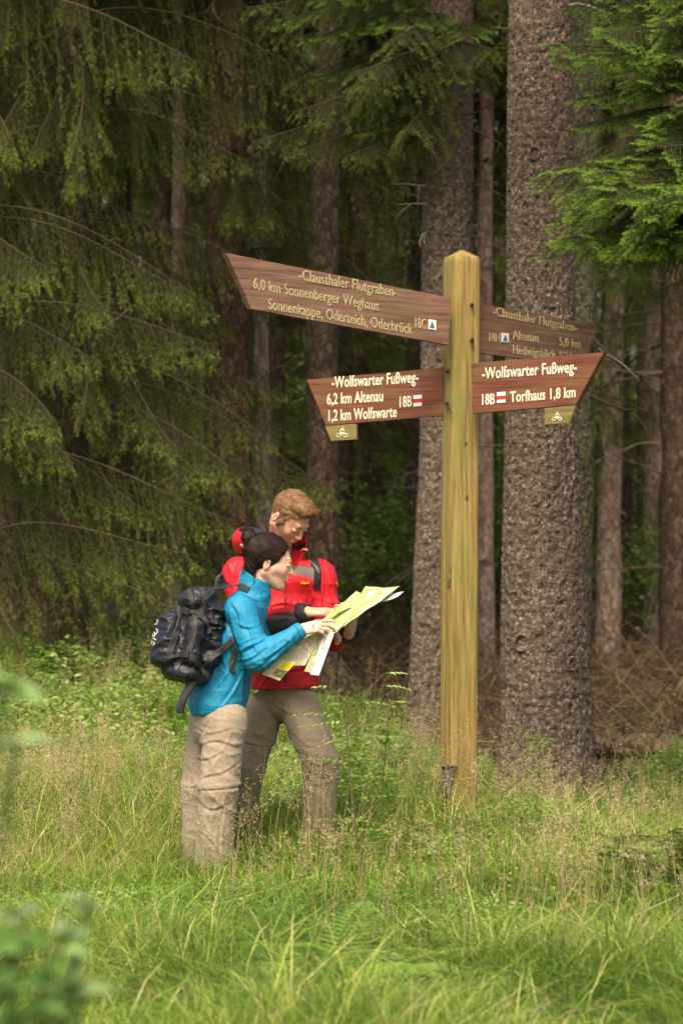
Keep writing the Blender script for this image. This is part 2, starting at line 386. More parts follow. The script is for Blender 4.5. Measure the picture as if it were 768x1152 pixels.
g = Geo()
def cover(cx, cy, rx, ry, n, hmax, L=(.02, .045), t0=.5):
    x = rng.normal(cx, rx * .55, n); y = rng.normal(cy, ry * .55, n); prof = np.exp(-((x - cx) / rx) ** 2 - ((y - cy) / ry) ** 2)
    h = hmax * prof * (.75 + .5 * patch(x, y, 2.5, 8)) * rng.random(n) ** .5
    c = np.stack([x, y, ground_z(x, y) + .03 + np.abs(h)], -1); a = rng.random(n) * 6.28
    dv = np.stack([np.cos(a), np.sin(a), rng.uniform(-.3, .6, n)], -1); up = np.stack([rng.normal(0, .4, n), rng.normal(-.25, .4, n), np.ones(n)], -1)
    Ls = rng.uniform(*L, n); leaf_quads(g, c, dv, up, Ls, Ls * rng.uniform(.4, .65, n), np.clip(t0 + rng.normal(0, .16, n) + .3 * patch(x, y, 2.0, 12), 0, 1))
cover(-1.9, 18, 1.6, 3, 15000, .42, (.03, .06), .52); cover(-1.2, 15.5, 1.4, 1.5, 9000, .28, (.02, .05), .55); cover(.1, 15.5, .8, 1.3, 9000, .38, (.025, .05), .55)
cover(.9, 12, 1.0, .7, 7000, .2, (.015, .035), .5); cover(1.0, 9.7, 1.0, .7, 5000, .16, (.012, .03), .45); cover(-.7, 9.8, .9, .8, 6000, .14, (.012, .03), .42); cover(-1.9, 21.5, 1.5, 2.0, 7000, .5, (.04, .07), .5)
cover(.1, 13.4, .5, .5, 3500, .34, (.02, .045), .6); cover(2.3, 15.6, .5, .6, 3000, .3, (.02, .05), .55)
tag(g.obj('leafy_ground_cover', M['leaf']), 'low broad leaved herbs filling the gaps in the grass', 'ground cover', kind='stuff')

# ================================================================== SPRUCE BRANCHES
def needles(g, base, dirs, L, nn, nl, nw, tint, flat=.35):
    """shoots: needles all along each little twig, as thin pointed triangles"""
    m = len(base); i = np.repeat(np.arange(m), nn); n = len(i); t = np.tile((np.arange(nn) + .5) / nn, m) + rng.normal(0, .02, n)
    D = dirs[i]; rad = rng.normal(0, 1, (n, 3)); rad[:, 2] *= flat + .25; rad -= D * (rad * D).sum(1)[:, None]; rad /= np.linalg.norm(rad, axis=1)[:, None] + 1e-9
    c = base[i] + D * (L[i] * t)[:, None]; dv = D * .75 + rad; dv /= np.linalg.norm(dv, axis=1)[:, None]
    s = np.cross(dv, rng.normal(0, 1, (n, 3))); s /= np.linalg.norm(s, axis=1)[:, None] + 1e-9
    l_ = nl * rng.uniform(.7, 1.15, n) * (1 - .35 * np.clip(t, 0, 1) ** 4)
    V = np.stack([c - s * nw * .5, c + s * nw * .5, c + dv * l_[:, None]], 1)
    tt = np.clip(tint[i] + .18 * (t - .5) + rng.normal(0, .06, n), 0, 1)
    g.add(V.reshape(-1, 3), None, np.arange(n * 3).reshape(-1, 3), np.repeat(tt, 3), 1)
def spruce_branch(L, seed, sag=.25, lift=.1, hang=0.0, step=.05, sec=.42, shoot=(.06, .11), nn=30, nl=.016, nw=.0018, gap=.035, t0=.5, bare=.12, tipb=.35, wood=.014, minor=True):
    """main axis along +x; side twigs either spread flat (hang=0) or hang down like a curtain (hang=1)"""
    global rng
    keep = rng; rng = np.random.default_rng(seed); g = Geo()
    tt = np.linspace(0, 1, 14); ax = np.stack([L * tt * (1 - .1 * sag * tt), .06 * L * np.sin(tt * 3 + seed) * tt, L * (lift * tt - sag * tt ** 2 + .3 * sag * tt ** 4)], -1)
    tube(g, ax, wood * (1 - .85 * tt), 5, .25)
    B, D, LL, T = [], [], [], []
    s = bare * L; side = 1
    while s < L * .985:
        t = s / L; k = min(int(t * 13), 12); f = t * 13 - k; c = ax[k] * (1 - f) + ax[k + 1] * f; tan = ax[k + 1] - ax[k]; tan /= np.linalg.norm(tan)
        sl = L * sec * ((1 - t) ** .8) * min(1, .35 + 2.2 * t) * rng.uniform(.6, 1.1) + .07
        out = np.array([0, side, 0]) * rng.uniform(.8, 1.1); dv = tan * .85 + out; dv[2] += rng.normal(0, .12); dv /= np.linalg.norm(dv)
        hg = hang * rng.uniform(.6, 1.1); npt = max(4, int(sl / gap)); tw = [c]; dcur = dv * (1 - .75 * hg) + np.array([0, 0, -1]) * .9 * hg; dcur /= np.linalg.norm(dcur)
        sl2 = sl * (1 + .5 * hg)
        stp = sl2 / npt
        for q_ in range(npt):
            dcur = dcur + np.array([0, 0, -.10 - .25 * hg]) * stp / .1 * .4 + rng.normal(0, .04, 3); dcur /= np.linalg.norm(dcur); tw.append(tw[-1] + dcur * stp)
        tw = np.array(tw)
        if minor: tube(g, tw[::2] if len(tw) > 6 else tw, np.linspace(.0035, .0012, len(tw[::2]) if len(tw) > 6 else len(tw)), 3, .2, cap=False)
        for q_ in range(1, len(tw)):
            tn = tw[q_] - tw[q_ - 1]; tn /= np.linalg.norm(tn)
            sd_ = np.cross(tn, (0, 0, 1.)) ; l_ = np.linalg.norm(sd_); sd_ = sd_ / l_ if l_ > .2 else np.array([rng.normal(), rng.normal(), 0])
            fr = q_ / (len(tw) - 1)
            for sg in (-1, 1):
                if rng.random() < .12: continue
                dd = tn * .8 + sd_ * sg * rng.uniform(.5, 1) * (1 - .3 * fr) + rng.normal(0, .12, 3); dd[2] -= .15 * hg; dd /= np.linalg.norm(dd)
                B.append(tw[q_ - 1]); D.append(dd); LL.append(rng.uniform(*shoot) * (1.1 - .45 * fr)); T.append(t0 + tipb * (fr - .5) + .25 * (t - .5) + rng.normal(0, .07))
            B.append(tw[q_ - 1]); D.append(tn); LL.append(stp * 1.2); T.append(t0 - .1 + tipb * (fr - .5))
        s += step * rng.uniform(.7, 1.3); side = -side
    needles(g, np.array(B), np.array(D), np.array(LL), nn, nl, nw, np.array(T)); rng = keep
    return g
def place_branch(me, name, parent, z, az, tilt=0., s=1., r0=0.):
    o = bpy.data.objects.new(name, me); COL.objects.link(o); o.parent = parent
    o.matrix_local = Matrix.Translation((math.cos(az) * r0, math.sin(az) * r0, z)) @ Matrix.Rotation(az, 4, 'Z') @ Matrix.Rotation(-tilt, 4, 'Y') @ Matrix.Diagonal((s, s, s, 1)); return o
def dead_branch(g, p0, d, L, r0=.01, seed=0, tint=.5, kids=3, crook=.18):
    r_ = np.random.default_rng(seed); d = np.array(d, float); d /= np.linalg.norm(d); p = np.array(p0, float); pts = [p]
    n = 7
    for k in range(n): d = d + r_.normal(0, crook, 3); d[2] -= .02; d /= np.linalg.norm(d); p = p + d * L / n; pts.append(p)
    tube(g, catmull(pts, 3), np.linspace(r0, r0 * .2, 3 * n + 1), 6, tint)
    for k in range(kids):
        j = r_.integers(2, n); dd = (pts[j] - pts[j - 1]); dd /= np.linalg.norm(dd); dd = dd + r_.normal(0, .6, 3)
        dead_branch(g, pts[j], dd, L * r_.uniform(.25, .5), r0 * .45, seed * 7 + k + 1, tint, 0, crook * 1.3)

# ================================================================== TRUNKS
def trunk(name, px_pts, Y, parent_label, group=None, mat_='bark', H=17, nseg=420, n=120, flake=.010, flare=1.0, ztop=None):
    """px_pts: list of (py, px_left, px_right) measured on the photo at depth Y"""
    rows = []
    for py, xl, xr in sorted(px_pts, reverse=True):
        a, b = P(xl, py, Y), P(xr, py, Y); rows.append(((a.x + b.x) / 2, a.z, (b.x - a.x) / 2))
    zb = float(ground_z(rows[0][0], Y)) - .15
    x0, z0, r0 = rows[0]; x1, z1, r1 = rows[-1]; sl = (rows[-1][0] - rows[0][0]) / (z1 - z0)
    rows.insert(0, (x0 - sl * 0, zb, r0 * (1 + .14 * flare)))
    for zz in (8, 12, H): rows.append((x1 + sl * (zz - z1) * .5, zz, max(.03, r1 * (1 - (zz - z1) / (H + 1 - z1)))))
    zs = np.array([r[1] for r in rows]); z = np.concatenate([np.linspace(zb, 4.6, nseg), np.linspace(4.7, H, 60)])
    cx = np.interp(z, zs, [r[0] for r in rows]); rr = np.interp(z, zs, [r[2] for r in rows])
    e = empty(name, (rows[0][0], Y, zb + .15), parent_label, 'tree', group)
    g = Geo(); a = np.arange(n) * 2 * math.pi / n; pts = np.stack([cx, np.full_like(z, Y), z], -1)
    A, Z = np.meshgrid(a, z); q = np.stack([np.cos(A) * 1.0, np.sin(A), Z], -1); rb = rr.mean()
    pn = np.stack([q[..., 0] * rb * 38, q[..., 1] * rb * 38, Z * 20], -1)
    fl = np.abs(fbm(pn, 3, 3)); dsp = flake * (1.0 - fl * 1.6) + .012 * rb * 4 * fbm(np.stack([q[..., 0] * 1.2, q[..., 1] * 1.2, Z * .9], -1), 2, 8)
    fz = np.exp(-(Z - zb) / .22) * flare; dsp += fz * .07 * (.6 + .5 * np.sin(A * 4 + 1.3) + .3 * np.sin(A * 7))
    tube(g, pts, rr - flake * .5, n, .5, disp=dsp)
    g.obj('trunk', M[mat_], e); return e, (lambda zq: np.interp(zq, z, cx)), (lambda zq: np.interp(zq, z, rr))
# ================================================================== NEAR TRUNKS
def stub(e, name, px0, py0, Y0, px1, py1, Y1, r0, seed, tint, kids=1, crook=.08):
    a, b = P(px0, py0, Y0), P(px1, py1, Y1); g = Geo(); v = b - a
    dead_branch(g, a - v.normalized() * .05, v, v.length + .05, r0, seed, tint, kids, crook); g.obj(name, M['twig'], e)
T1, cx1, r1 = trunk('spruce_tree', [(0, 572, 640), (200, 570, 643), (400, 568, 646), (600, 566, 653), (700, 565, 660), (800, 564, 663), (900, 562, 667)], 15.0,
    'thickest rough barked spruce trunk right behind the signpost, flaring at its foot', None, 'bark', nseg=700, n=200, flake=.011, flare=1.35)
T2, cx2, r2 = trunk('spruce_tree', [(0, 478, 531), (150, 476, 531), (300, 474, 530), (500, 472, 527), (700, 464, 522), (800, 459, 517), (850, 456, 516)], 17.5,
    'grey brown spruce trunk just left of the signpost post with pale dead stubs', None, 'bark', nseg=520, n=150, flake=.012, flare=.5)
T3, cx3, r3 = trunk('spruce_tree', [(0, 640, 679), (300, 630, 669), (500, 622, 667), (700, 618, 664), (880, 612, 662)], 16.9,
    'slim mossy spruce trunk half hidden behind the right side of the thickest trunk', None, 'bark_mossy', nseg=520, n=110, flake=.009, flare=.3)
for i, a in enumerate([(478, 209, 17.4, 449, 206, 17.1, .009, 1, .95), (478, 229, 17.4, 454, 228, 17.2, .008, 2, .95), (478, 262, 17.4, 457, 270, 17.1, .008, 3, .9), (482, 132, 17.4, 455, 127, 17.2, .011, 4, .35),
                       (529, 206, 17.5, 566, 195, 17.0, .011, 5, .35), (529, 205, 17.5, 572, 207, 17.2, .008, 6, .3), (529, 145, 17.5, 572, 152, 17.3, .012, 7, .4), (530, 79, 17.5, 572, 77, 17.2, .010, 8, .3),
                       (520, 130, 17.4, 556, 102, 17.0, .008, 9, .35), (527, 265, 17.5, 568, 264, 17.2, .009, 10, .3), (524, 505, 17.5, 562, 502, 17.2, .009, 11, .4), (523, 340, 17.5, 500, 350, 17.2, .009, 12, .4), (522, 533, 17.5, 550, 534, 17.3, .008, 13, .4)]):
    stub(T2, 'dead_branch', *a)
for a in [(668, 388, 16.8, 736, 410, 16.2, .016, 21, .15, 2), (667, 380, 16.8, 712, 388, 16.4, .012, 22, .2, 1), (668, 392, 16.8, 722, 394, 16.2, .005, 23, .95, 0), (664, 445, 16.8, 732, 464, 16.1, .016, 24, .15, 2), (676, 20, 16.8, 712, 2, 16.2, .012, 25, .7, 1),
          (668, 118, 16.8, 712, 108, 16.4, .01, 26, .4, 1)]:
    stub(T3, 'dead_branch', *a)
for a in [(571, 33, 14.95, 560, 34, 14.8, .008, 31, .5, 0), (641, 6, 14.9, 700, -14, 14.3, .012, 32, .75, 1)]:
    stub(T1, 'dead_branch', *a)
# knots on the thick trunk
for px, py, s in ((590, 452, .035), (583, 722, .04), (640, 745, .03), (598, 178, .03)):
    g = Geo(); c = P(px, py, 15); rr = r1(c.z); dx = c.x - cx1(c.z); yy = 15 - math.sqrt(max(rr * rr - dx * dx, .001)); pts = []
    for t in np.linspace(0, 2 * math.pi, 15): pts.append((c.x + math.cos(t) * s, yy - .004 - .01 * abs(math.sin(t * 1.5)), c.z + math.sin(t) * s * 1.2))
    tube(g, pts, .009, 7, .3, cap=False); g.obj('knot', M['bark'], T1)

# ================================================================== BRANCH MESHES
mats_n = [M['twig'], M['needle']]
HB = [spruce_branch(2.2, 100 + i, .78, .16, hang=1.0, step=.055, sec=.33, shoot=(.05, .10), nn=18, nl=.022, nw=.0044, gap=.045, t0=.56, tipb=.65, bare=.12, wood=.010).mesh('spruce_branch', mats_n) for i in range(5)]
NB = [spruce_branch(1.5, 200 + i, .42, .14, hang=.22, step=.036, sec=.40, shoot=(.05, .085), nn=34, nl=.017, nw=.0024, gap=.035, t0=.52, tipb=.95, bare=.1, wood=.010).mesh('spruce_branch', [M['twig'], M['needle_bright']]) for i in range(3)]
DB = [spruce_branch(1.9, 300 + i, .35, .1, hang=.55, step=.05, sec=.42, shoot=(.05, .09), nn=22, nl=.02, nw=.0034, gap=.04, t0=.5, tipb=.6, bare=.15, wood=.018).mesh('spruce_branch', mats_n) for i in range(3)]
FBg = [spruce_branch(2.6, 400 + i, .5, .1, hang=.6, step=.16, sec=.36, shoot=(.12, .22), nn=12, nl=.05, nw=.013, gap=.11, t0=.55, tipb=.5, bare=.2, wood=.02, minor=False) for i in range(3)]
CBg = [spruce_branch(3.0, 450 + i, .3, .1, hang=.4, step=.28, sec=.42, shoot=(.2, .35), nn=11, nl=.10, nw=.03, gap=.22, t0=.45, bare=.1, wood=.03, minor=False) for i in range(2)]

def crown_geo(lib, z0, z1, n, s0, s1, seed, tilt=0.):
    r_ = np.random.default_rng(seed); g = Geo()
    for k in range(n):
        f = (k + r_.random()) / n; z = z0 + (z1 - z0) * f; s = (s0 + (s1 - s0) * f) * r_.uniform(.7, 1.15); az = r_.random() * 6.28
        Mx = Matrix.Translation((0, 0, z)) @ Matrix.Rotation(az, 4, 'Z') @ Matrix.Rotation(-tilt - r_.normal(0, .12), 4, 'Y') @ Matrix.Diagonal((s, s, s, 1))
        g.merge(lib[r_.integers(len(lib))], Mx, dt=r_.normal(0, .07))
    return g
HIGH = [crown_geo(CBg, 6.6, 18, 60, 1.0, .35, 500 + i).mesh('crown', mats_n) for i in range(2)]     # crown of a tall forest spruce, bare below
LOW = [crown_geo(FBg, .5, 9.5, 66, 1.05, .55, 520 + i).mesh('crown', mats_n) for i in range(3)]      # clothed almost to the ground
MIDc = [crown_geo(FBg, 3.2, 11, 50, .95, .7, 540 + i, .05).mesh('crown', mats_n) for i in range(2)]
def add_mesh(me, name, parent, loc=(0, 0, 0), rz=0., s=1.):
    o = bpy.data.objects.new(name, me); COL.objects.link(o); o.parent = parent; o.location = loc; o.rotation_euler = (0, 0, rz); o.scale = (s, s, s) if np.ndim(s) == 0 else s; return o
for e, k in ((T1, 0), (T2, 1), (T3, 0)): add_mesh(HIGH[k], 'crown', e, (0, 0, .6), random.random() * 6)

# twig litter of dead lower branches on bare forest trunks
def dead_set(seed, n, z0, z1, r, L=(.4, 1.3)):
    g = Geo(); r_ = np.random.default_rng(seed)
    for k in range(n):
        az = r_.random() * 6.28; dead_branch(g, (math.cos(az) * r * .9, math.sin(az) * r * .9, r_.uniform(z0, z1)), (math.cos(az), math.sin(az), r_.uniform(-.35, .15)), r_.uniform(*L), .011, seed * 31 + k, r_.uniform(.2, .6), 3, .13)
    return g.mesh('dead_branches', [M['twig']])
DEAD = [dead_set(600 + i, 16, 1.2, 8, .14) for i in range(2)]
def far_trunk_mesh(r, H, seed, m_):
    g = Geo(); r_ = np.random.default_rng(seed); z = np.concatenate([np.linspace(-.3, 1, 12), np.linspace(1.2, H, 60)])
    bx = r_.normal(0, .09) * np.sin(z * .25 + seed); pts = np.stack([bx - bx[3], .5 * bx, z], -1)
    rr = r * (1 - .75 * np.clip(z, 0, H) / H) + r * .45 * np.exp(-np.clip(z + .3, 0, 9) / .3)
    a = np.arange(20) * 2 * math.pi / 20; A, Z = np.meshgrid(a, z); dsp = r * .10 * fbm(np.stack([np.cos(A) * 2, np.sin(A) * 2, Z * 2.5], -1), 3, seed)
    tube(g, pts, rr, 20, .5, disp=dsp); return g.mesh('trunk', [M[m_]])
def tree_at(px, Y, wpx, label, m_='bark_far', crown=None, H=17, dead=None, name='spruce_tree', group=None, lean=0., cs=1.0, seed=0):
    """trunk wpx wide on the photo at depth Y"""
    x = (px - 384) / FPX * Y; z = float(ground_z(x, Y)); e = empty(name, (x, Y, z), label, 'tree', group); e.rotation_euler = (0, R(lean), 0)
    add_mesh(far_trunk_mesh(wpx / FPX * Y / 2 * 1.05, H, abs(seed + int(px * 3 + Y)), m_), 'trunk', e)
    if crown is not None: add_mesh(crown, 'crown', e, rz=random.random() * 6.28, s=cs)
    if dead is not None: add_mesh(dead, 'dead_branches', e, rz=random.random() * 6.28)
    return e

# ---- recognisable trunks of the forest
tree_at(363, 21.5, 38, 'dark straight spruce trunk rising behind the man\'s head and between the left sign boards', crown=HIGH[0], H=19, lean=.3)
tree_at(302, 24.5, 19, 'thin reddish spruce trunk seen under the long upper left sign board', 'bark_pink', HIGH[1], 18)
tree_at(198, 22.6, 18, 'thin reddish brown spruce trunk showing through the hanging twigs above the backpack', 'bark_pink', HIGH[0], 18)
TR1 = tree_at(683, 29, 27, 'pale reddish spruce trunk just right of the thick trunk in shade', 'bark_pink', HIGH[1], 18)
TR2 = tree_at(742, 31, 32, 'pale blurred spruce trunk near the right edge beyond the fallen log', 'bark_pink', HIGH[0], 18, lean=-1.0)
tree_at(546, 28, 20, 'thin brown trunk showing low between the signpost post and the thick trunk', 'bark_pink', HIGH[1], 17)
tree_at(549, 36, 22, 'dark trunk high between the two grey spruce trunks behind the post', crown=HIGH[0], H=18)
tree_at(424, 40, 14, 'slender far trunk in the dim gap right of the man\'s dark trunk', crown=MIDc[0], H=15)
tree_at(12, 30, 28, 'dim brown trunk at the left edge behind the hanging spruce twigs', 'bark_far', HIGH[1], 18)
# ---- the drooping spruces of the left edge of the wood
def drooping(px, Y, wpx, label, zlo, zhi, n, s=(.75, 1.1), seed=0, m_='bark_far', lib=HB, front=.62):
    r_ = np.random.default_rng(seed); e = tree_at(px, Y, wpx, label, m_, None, 17, seed=seed)
    add_mesh(HIGH[seed % 2], 'crown', e, rz=seed)
    for k in range(n):
        z = zlo + (zhi - zlo) * (k + r_.random()) / n; az = r_.uniform(-math.pi, 0) if r_.random() < front else r_.uniform(0, math.pi)
        place_branch(lib[r_.integers(len(lib))], 'branch', e, z, az, r_.normal(.12, .12), r_.uniform(*s))
    for k in range(7):
        g = Geo(); az = r_.uniform(-2.9, -.2); dead_branch(g, (math.cos(az) * .1, math.sin(az) * .1, r_.uniform(1.0, zhi * .8)), (math.cos(az), math.sin(az), r_.uniform(-.5, .1)), r_.uniform(.6, 1.4), .009, seed * 13 + k, r_.uniform(.15, .75), 3, .26)
        g.obj('dead_branch', M['twig'], e, origin=(0, 0, 0))
    return e
drooping(78, 20.5, 44, 'big drooping spruce with a broad trunk at the upper left, twigs hanging like curtains', 1.3, 7.6, 72, seed=3)
drooping(-45, 19.5, 40, 'drooping spruce at the left edge whose low boughs sweep down to the meadow', .8, 7.2, 64, seed=4)
drooping(140, 23.5, 30, 'drooping spruce with dark trunk behind the backpack', 1.0, 8, 50, seed=5)
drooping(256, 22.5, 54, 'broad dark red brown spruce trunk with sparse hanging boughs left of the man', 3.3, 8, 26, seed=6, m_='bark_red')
drooping(310, 28.0, 20, 'spruce with sparse dim boughs behind the left sign boards', 3.8, 9, 36, seed=8)
# low bough tips by the grass edge at left
# ---- boughs of the second trunk hanging in at the top (dark curtain)
for z, az, tl, s, k in ((4.35, -2.3, -.1, .55, 1), (4.5, -1.9, -.1, .6, 0), (4.45, -2.7, -.1, .6, 2), (4.7, -2.5, -.1, .7, 1), (4.9, -2.0, -.1, .8, 2), (4.6, -3.0, -.1, .7, 0), (4.75, -2.2, -.05, .62, 0), (5.1, -1.9, -.1, .75, 1), (5.3, -2.6, 0, .8, 2), (4.95, -1.4, -.05, .55, 0), (5.6, -2.3, -.05, .9, 1), (5.4, -.9, 0, .6, 2), (5.9, -3.0, .0, .9, 0), (5.0, -2.9, -.15, .6, 2)):
    place_branch(DB[k], 'branch', T2, z - T2.location.z, az, tl, s, .1).location.x += cx2(z) - T2.location.x
for k_, (z, az, tl, s) in enumerate([(4.5, -2.5, .0, .5), (4.75, -2.2, .05, .6), (4.95, -2.7, .0, .65), (5.15, -2.0, .05, .75), (5.2, -2.5, .0, .8), (5.4, -2.9, .0, .8), (4.8, -1.6, .0, .5), (5.1, -1.5, .0, .6), (5.45, -2.25, 0, .9), (4.65, -2.9, .0, .6)]):
    place_branch(NB[k_ % 3], 'branch', T2, z - T2.location.z, az, tl - .12, s, .1).location.x += cx2(z) - T2.location.x
# ---- spruce at the right whose bright boughs reach in (trunk outside the frame)
NT = empty('spruce_tree', (1.98, 13.3, float(ground_z(1.98, 13.3))), 'nearest spruce whose bright green boughs reach in at the upper right', 'tree')
add_mesh(far_trunk_mesh(.11, 13, 77, 'bark'), 'trunk', NT); add_mesh(HIGH[0], 'crown', NT, s=.8)
r_ = np.random.default_rng(12)
def bough(px, py, Y, me, blen, tilt, s=1.0, roll=0.):
    """a bough of the right-hand tree: from the stem to where its tip was measured"""
    tip = P(px, py, Y); dx, dy = tip.x - NT.location.x, tip.y - NT.location.y; az = math.atan2(dy, dx); L = math.hypot(dx, dy); s_ = L / blen / math.cos(tilt)
    M_ = Matrix.Rotation(az, 4, 'Z') @ Matrix.Rotation(-tilt, 4, 'Y') @ Matrix.Rotation(roll, 4, 'X') @ Matrix.Diagonal((s_, s_, s_, 1)); end = M_ @ Vector(me['tip'])
    o = bpy.data.objects.new('branch', me); COL.objects.link(o); o.parent = NT; o.matrix_local = Matrix.Translation((0, 0, tip.z - end.z - NT.location.z)) @ M_
for me in NB: me['tip'] = (1.5 * .958, 0, 1.5 * (.14 - .42 + .126))
for me in DB: me['tip'] = (1.9 * .965, 0, 1.9 * (.1 - .35 + .105))
for (px, py, Y, k, tl) in [(586, 206, 12.5, 0, .0), (606, 282, 12.7, 1, -.05), (640, 50, 12.6, 2, .05), (632, 62, 12.9, 0, .1), (622, 240, 12.3, 2, .0), (640, 215, 12.0, 1, .1), (668, 225, 11.9, 0, .1), (690, 240, 11.8, 2, .05), (715, 225, 11.8, 1, .1), (740, 235, 11.9, 0, .05),
        (650, 268, 12.2, 2, .0), (680, 282, 12.1, 0, -.05), (652, 190, 12.5, 1, .0), (700, 195, 12.1, 2, .1), (735, 200, 12.1, 1, .0), (665, 60, 12.5, 1, .05), (690, 30, 12.3, 0, .1), (655, 110, 12.7, 2, .0), (645, 140, 12.9, 0, .0), (725, 20, 12.2, 2, .1), (750, 60, 12.2, 0, .0),
        (710, 90, 12.5, 1, .05), (745, 125, 12.3, 2, .0), (765, 160, 12.1, 1, .0), (675, 8, 12.8, 2, .1), (735, -10, 12.4, 1, .05), (765, 20, 12.3, 2, .0), (640, 10, 13.0, 1, .1), (722, 265, 12.1, 2, -.05), (760, 250, 12.2, 1, 0)]:
    bough(px, py, Y, NB[k], 1.5 * .958, tl + r_.normal(0, .05), roll=r_.normal(0, .35))
for (px, py, Y, k, tl) in [(650, 285, 13.6, 0, -.1), (690, 300, 13.3, 1, -.15), (670, 170, 13.7, 2, 0), (720, 230, 12.9, 2, -.1), (700, 110, 13.8, 0, 0), (680, 30, 13.8, 1, 0), (735, 290, 12.8, 0, -.15), (730, 160, 13.5, 1, 0), (745, 60, 13.2, 2, 0), (665, 320, 14.0, 1, -.2), (720, 335, 13.3, 2, -.2), (750, 225, 13.0, 1, -.1), (762, 90, 13.4, 0, 0), (655, 90, 13.6, 2, 0), (755, 310, 12.9, 1, -.2), (700, 270, 13.7, 2, -.15)]:
    bough(px, py, Y, DB[k], 1.9 * .965, tl, roll=r_.normal(0, .3))
r_ = np.random.default_rng(33)
for e_, n_b in ((TR1, 13), (TR2, 15)):
    for k in range(n_b): place_branch(HB[k % 5], 'branch', e_, r_.uniform(2.0, 6.5), r_.uniform(-2.9, -.2), r_.normal(.1, .1), r_.uniform(.45, .85))
# ---- the dim wood behind: named by how they stand
kinds = [('dim green spruce clothed with needles nearly to the ground, deep in the wood', LOW), ('dim tall spruce with bare dark trunk and dead lower twigs, deep in the wood', HIGH), ('dim spruce with hanging middle boughs, deep in the wood', MIDc)]
r_ = np.random.default_rng(5); spots = []
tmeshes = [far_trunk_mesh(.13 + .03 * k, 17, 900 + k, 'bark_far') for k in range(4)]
def forest(n, y0, y1, probs, mg, mind):
    c = 0; tries = 0
    while c < n and tries < n * 60:
        tries += 1; y = r_.uniform(y0, y1); x = r_.uniform(-1, 1) * (VIS * y + mg)
        if any((x - a) ** 2 + (y - b) ** 2 < mind ** 2 for a, b in spots): continue
        px = 384 + x / y * FPX
        spots.append((x, y)); c += 1; kd = r_.choice(3, p=probs); z = float(ground_z(x, y))
        if y < 34 and kd == 0 and px > 250: kd = 2
        e = empty('spruce_tree', (x, y, z), kinds[kd][0], 'tree', ['needle clothed spruces deep in the wood', 'bare trunked spruces deep in the wood', 'spruces with middle boughs deep in the wood'][kd])
        add_mesh(tmeshes[r_.integers(4)], 'trunk', e, rz=r_.random() * 6, s=(1, 1, r_.uniform(.9, 1.1)))
        cr = kinds[kd][1]; sc_ = r_.uniform(.85, 1.15); add_mesh(cr[r_.integers(len(cr))], 'crown', e, rz=r_.random() * 6.28, s=sc_)
        if kd: add_mesh(DEAD[r_.integers(2)], 'dead_branches', e, rz=r_.random() * 6)
forest(14, 27, 34, [.1, .6, .3], 5, 1.9)
forest(34, 34, 48, [.35, .4, .25], 5, 2.0)
forest(85, 48, 78, [.7, .15, .15], 6, 2.1)
# young broadleaf undergrowth giving the soft bright green patches between the trunks
def bush_mesh(seed, n, H, W, L=(.05, .1), t0=.6):
    r_ = np.random.default_rng(seed); g = Geo(); base = []
    for k in range(9):
        a = r_.random() * 6.28; top = np.array([math.cos(a) * W * r_.uniform(.2, .8), math.sin(a) * W * r_.uniform(.2, .8), H * r_.uniform(.6, 1)])
        mid = top * .5 + np.array([0, 0, .15 * H]); pts = catmull([(0, 0, -.1), mid, top], 6); tube(g, pts, np.linspace(.012, .003, len(pts)), 5, .3); base.append(pts)
    B = np.concatenate([b[4:] for b in base]); c = B[r_.integers(len(B), size=n)] + r_.normal(0, .16 * W, (n, 3)); c[:, 2] = np.abs(c[:, 2])
    dv = r_.normal(0, 1, (n, 3)) * [1, 1, .4]; up = np.stack([r_.normal(0, .5, n), r_.normal(0, .5, n), np.ones(n)], -1); Ls = r_.uniform(*L, n)
    global rng
    h = Geo(); leaf_quads(h, c, dv, up, Ls, Ls * .6, np.clip(r_.normal(t0, .15, n), 0, 1)); g.merge(h, mi=1); return g.mesh('foliage', [M['twig'], M['leaf']])
BUSH = [bush_mesh(700 + i, 1500, 2.2, 1.1) for i in range(3)]
for i, (px, Y, s) in enumerate([(232, 27, .8), (330, 29, .9), (212, 30, 1.3), (405, 33, 1.1), (455, 30, .9), (120, 27, .7), (715, 30, .9), (705, 36, 1.3), (545, 33, 1.2), (600, 35, 1.2), (440, 42, 1.7), (330, 40, 1.8), (250, 38, 2.0), (540, 44, 2.0), (700, 45, 1.8), (760, 33, .8), (150, 36, 1.8), (390, 28, .7), (50, 34, 1.5), (650, 46, 2.0)]):
    x = (px - 384) / FPX * Y; e = empty('young_tree', (x, Y, float(ground_z(x, Y))), 'light green leafy young tree in the dim undergrowth of the wood', 'young tree', 'leafy young trees in the undergrowth')
    add_mesh(BUSH[i % 3], 'foliage', e, rz=i * 1.3, s=s)
# dry brushwood and fallen twigs on the wood floor
g = Geo(); r_ = np.random.default_rng(9); n = 15000
y = r_.uniform(17.5, 34, n); x = r_.uniform(-1, 1, n) * (VIS * y + 1.2); k = ~edge_x(x, y - .5); x, y = x[k], y[k]; n = len(x); L = r_.uniform(.15, .8, n); a = r_.random(n) * 6.28
dens = patch(x, y, .5, 55) + .35 * (x > 1.5); k = dens + r_.normal(0, .3, n) > 0; x, y, L, a = x[k], y[k], L[k], a[k]; n = len(x)
c = np.stack([x, y, ground_z(x, y) + r_.uniform(0, .45, n) ** 2 * 1.6], -1); dv = np.stack([np.cos(a), np.sin(a), r_.uniform(-.4, .9, n)], -1) * L[:, None]
s = np.cross(dv, r_.normal(0, 1, (n, 3))); s /= np.linalg.norm(s, axis=1)[:, None]; s *= r_.uniform(.003, .007, n)[:, None]; mid = c + dv * .5 + r_.normal(0, .05, (n, 3))
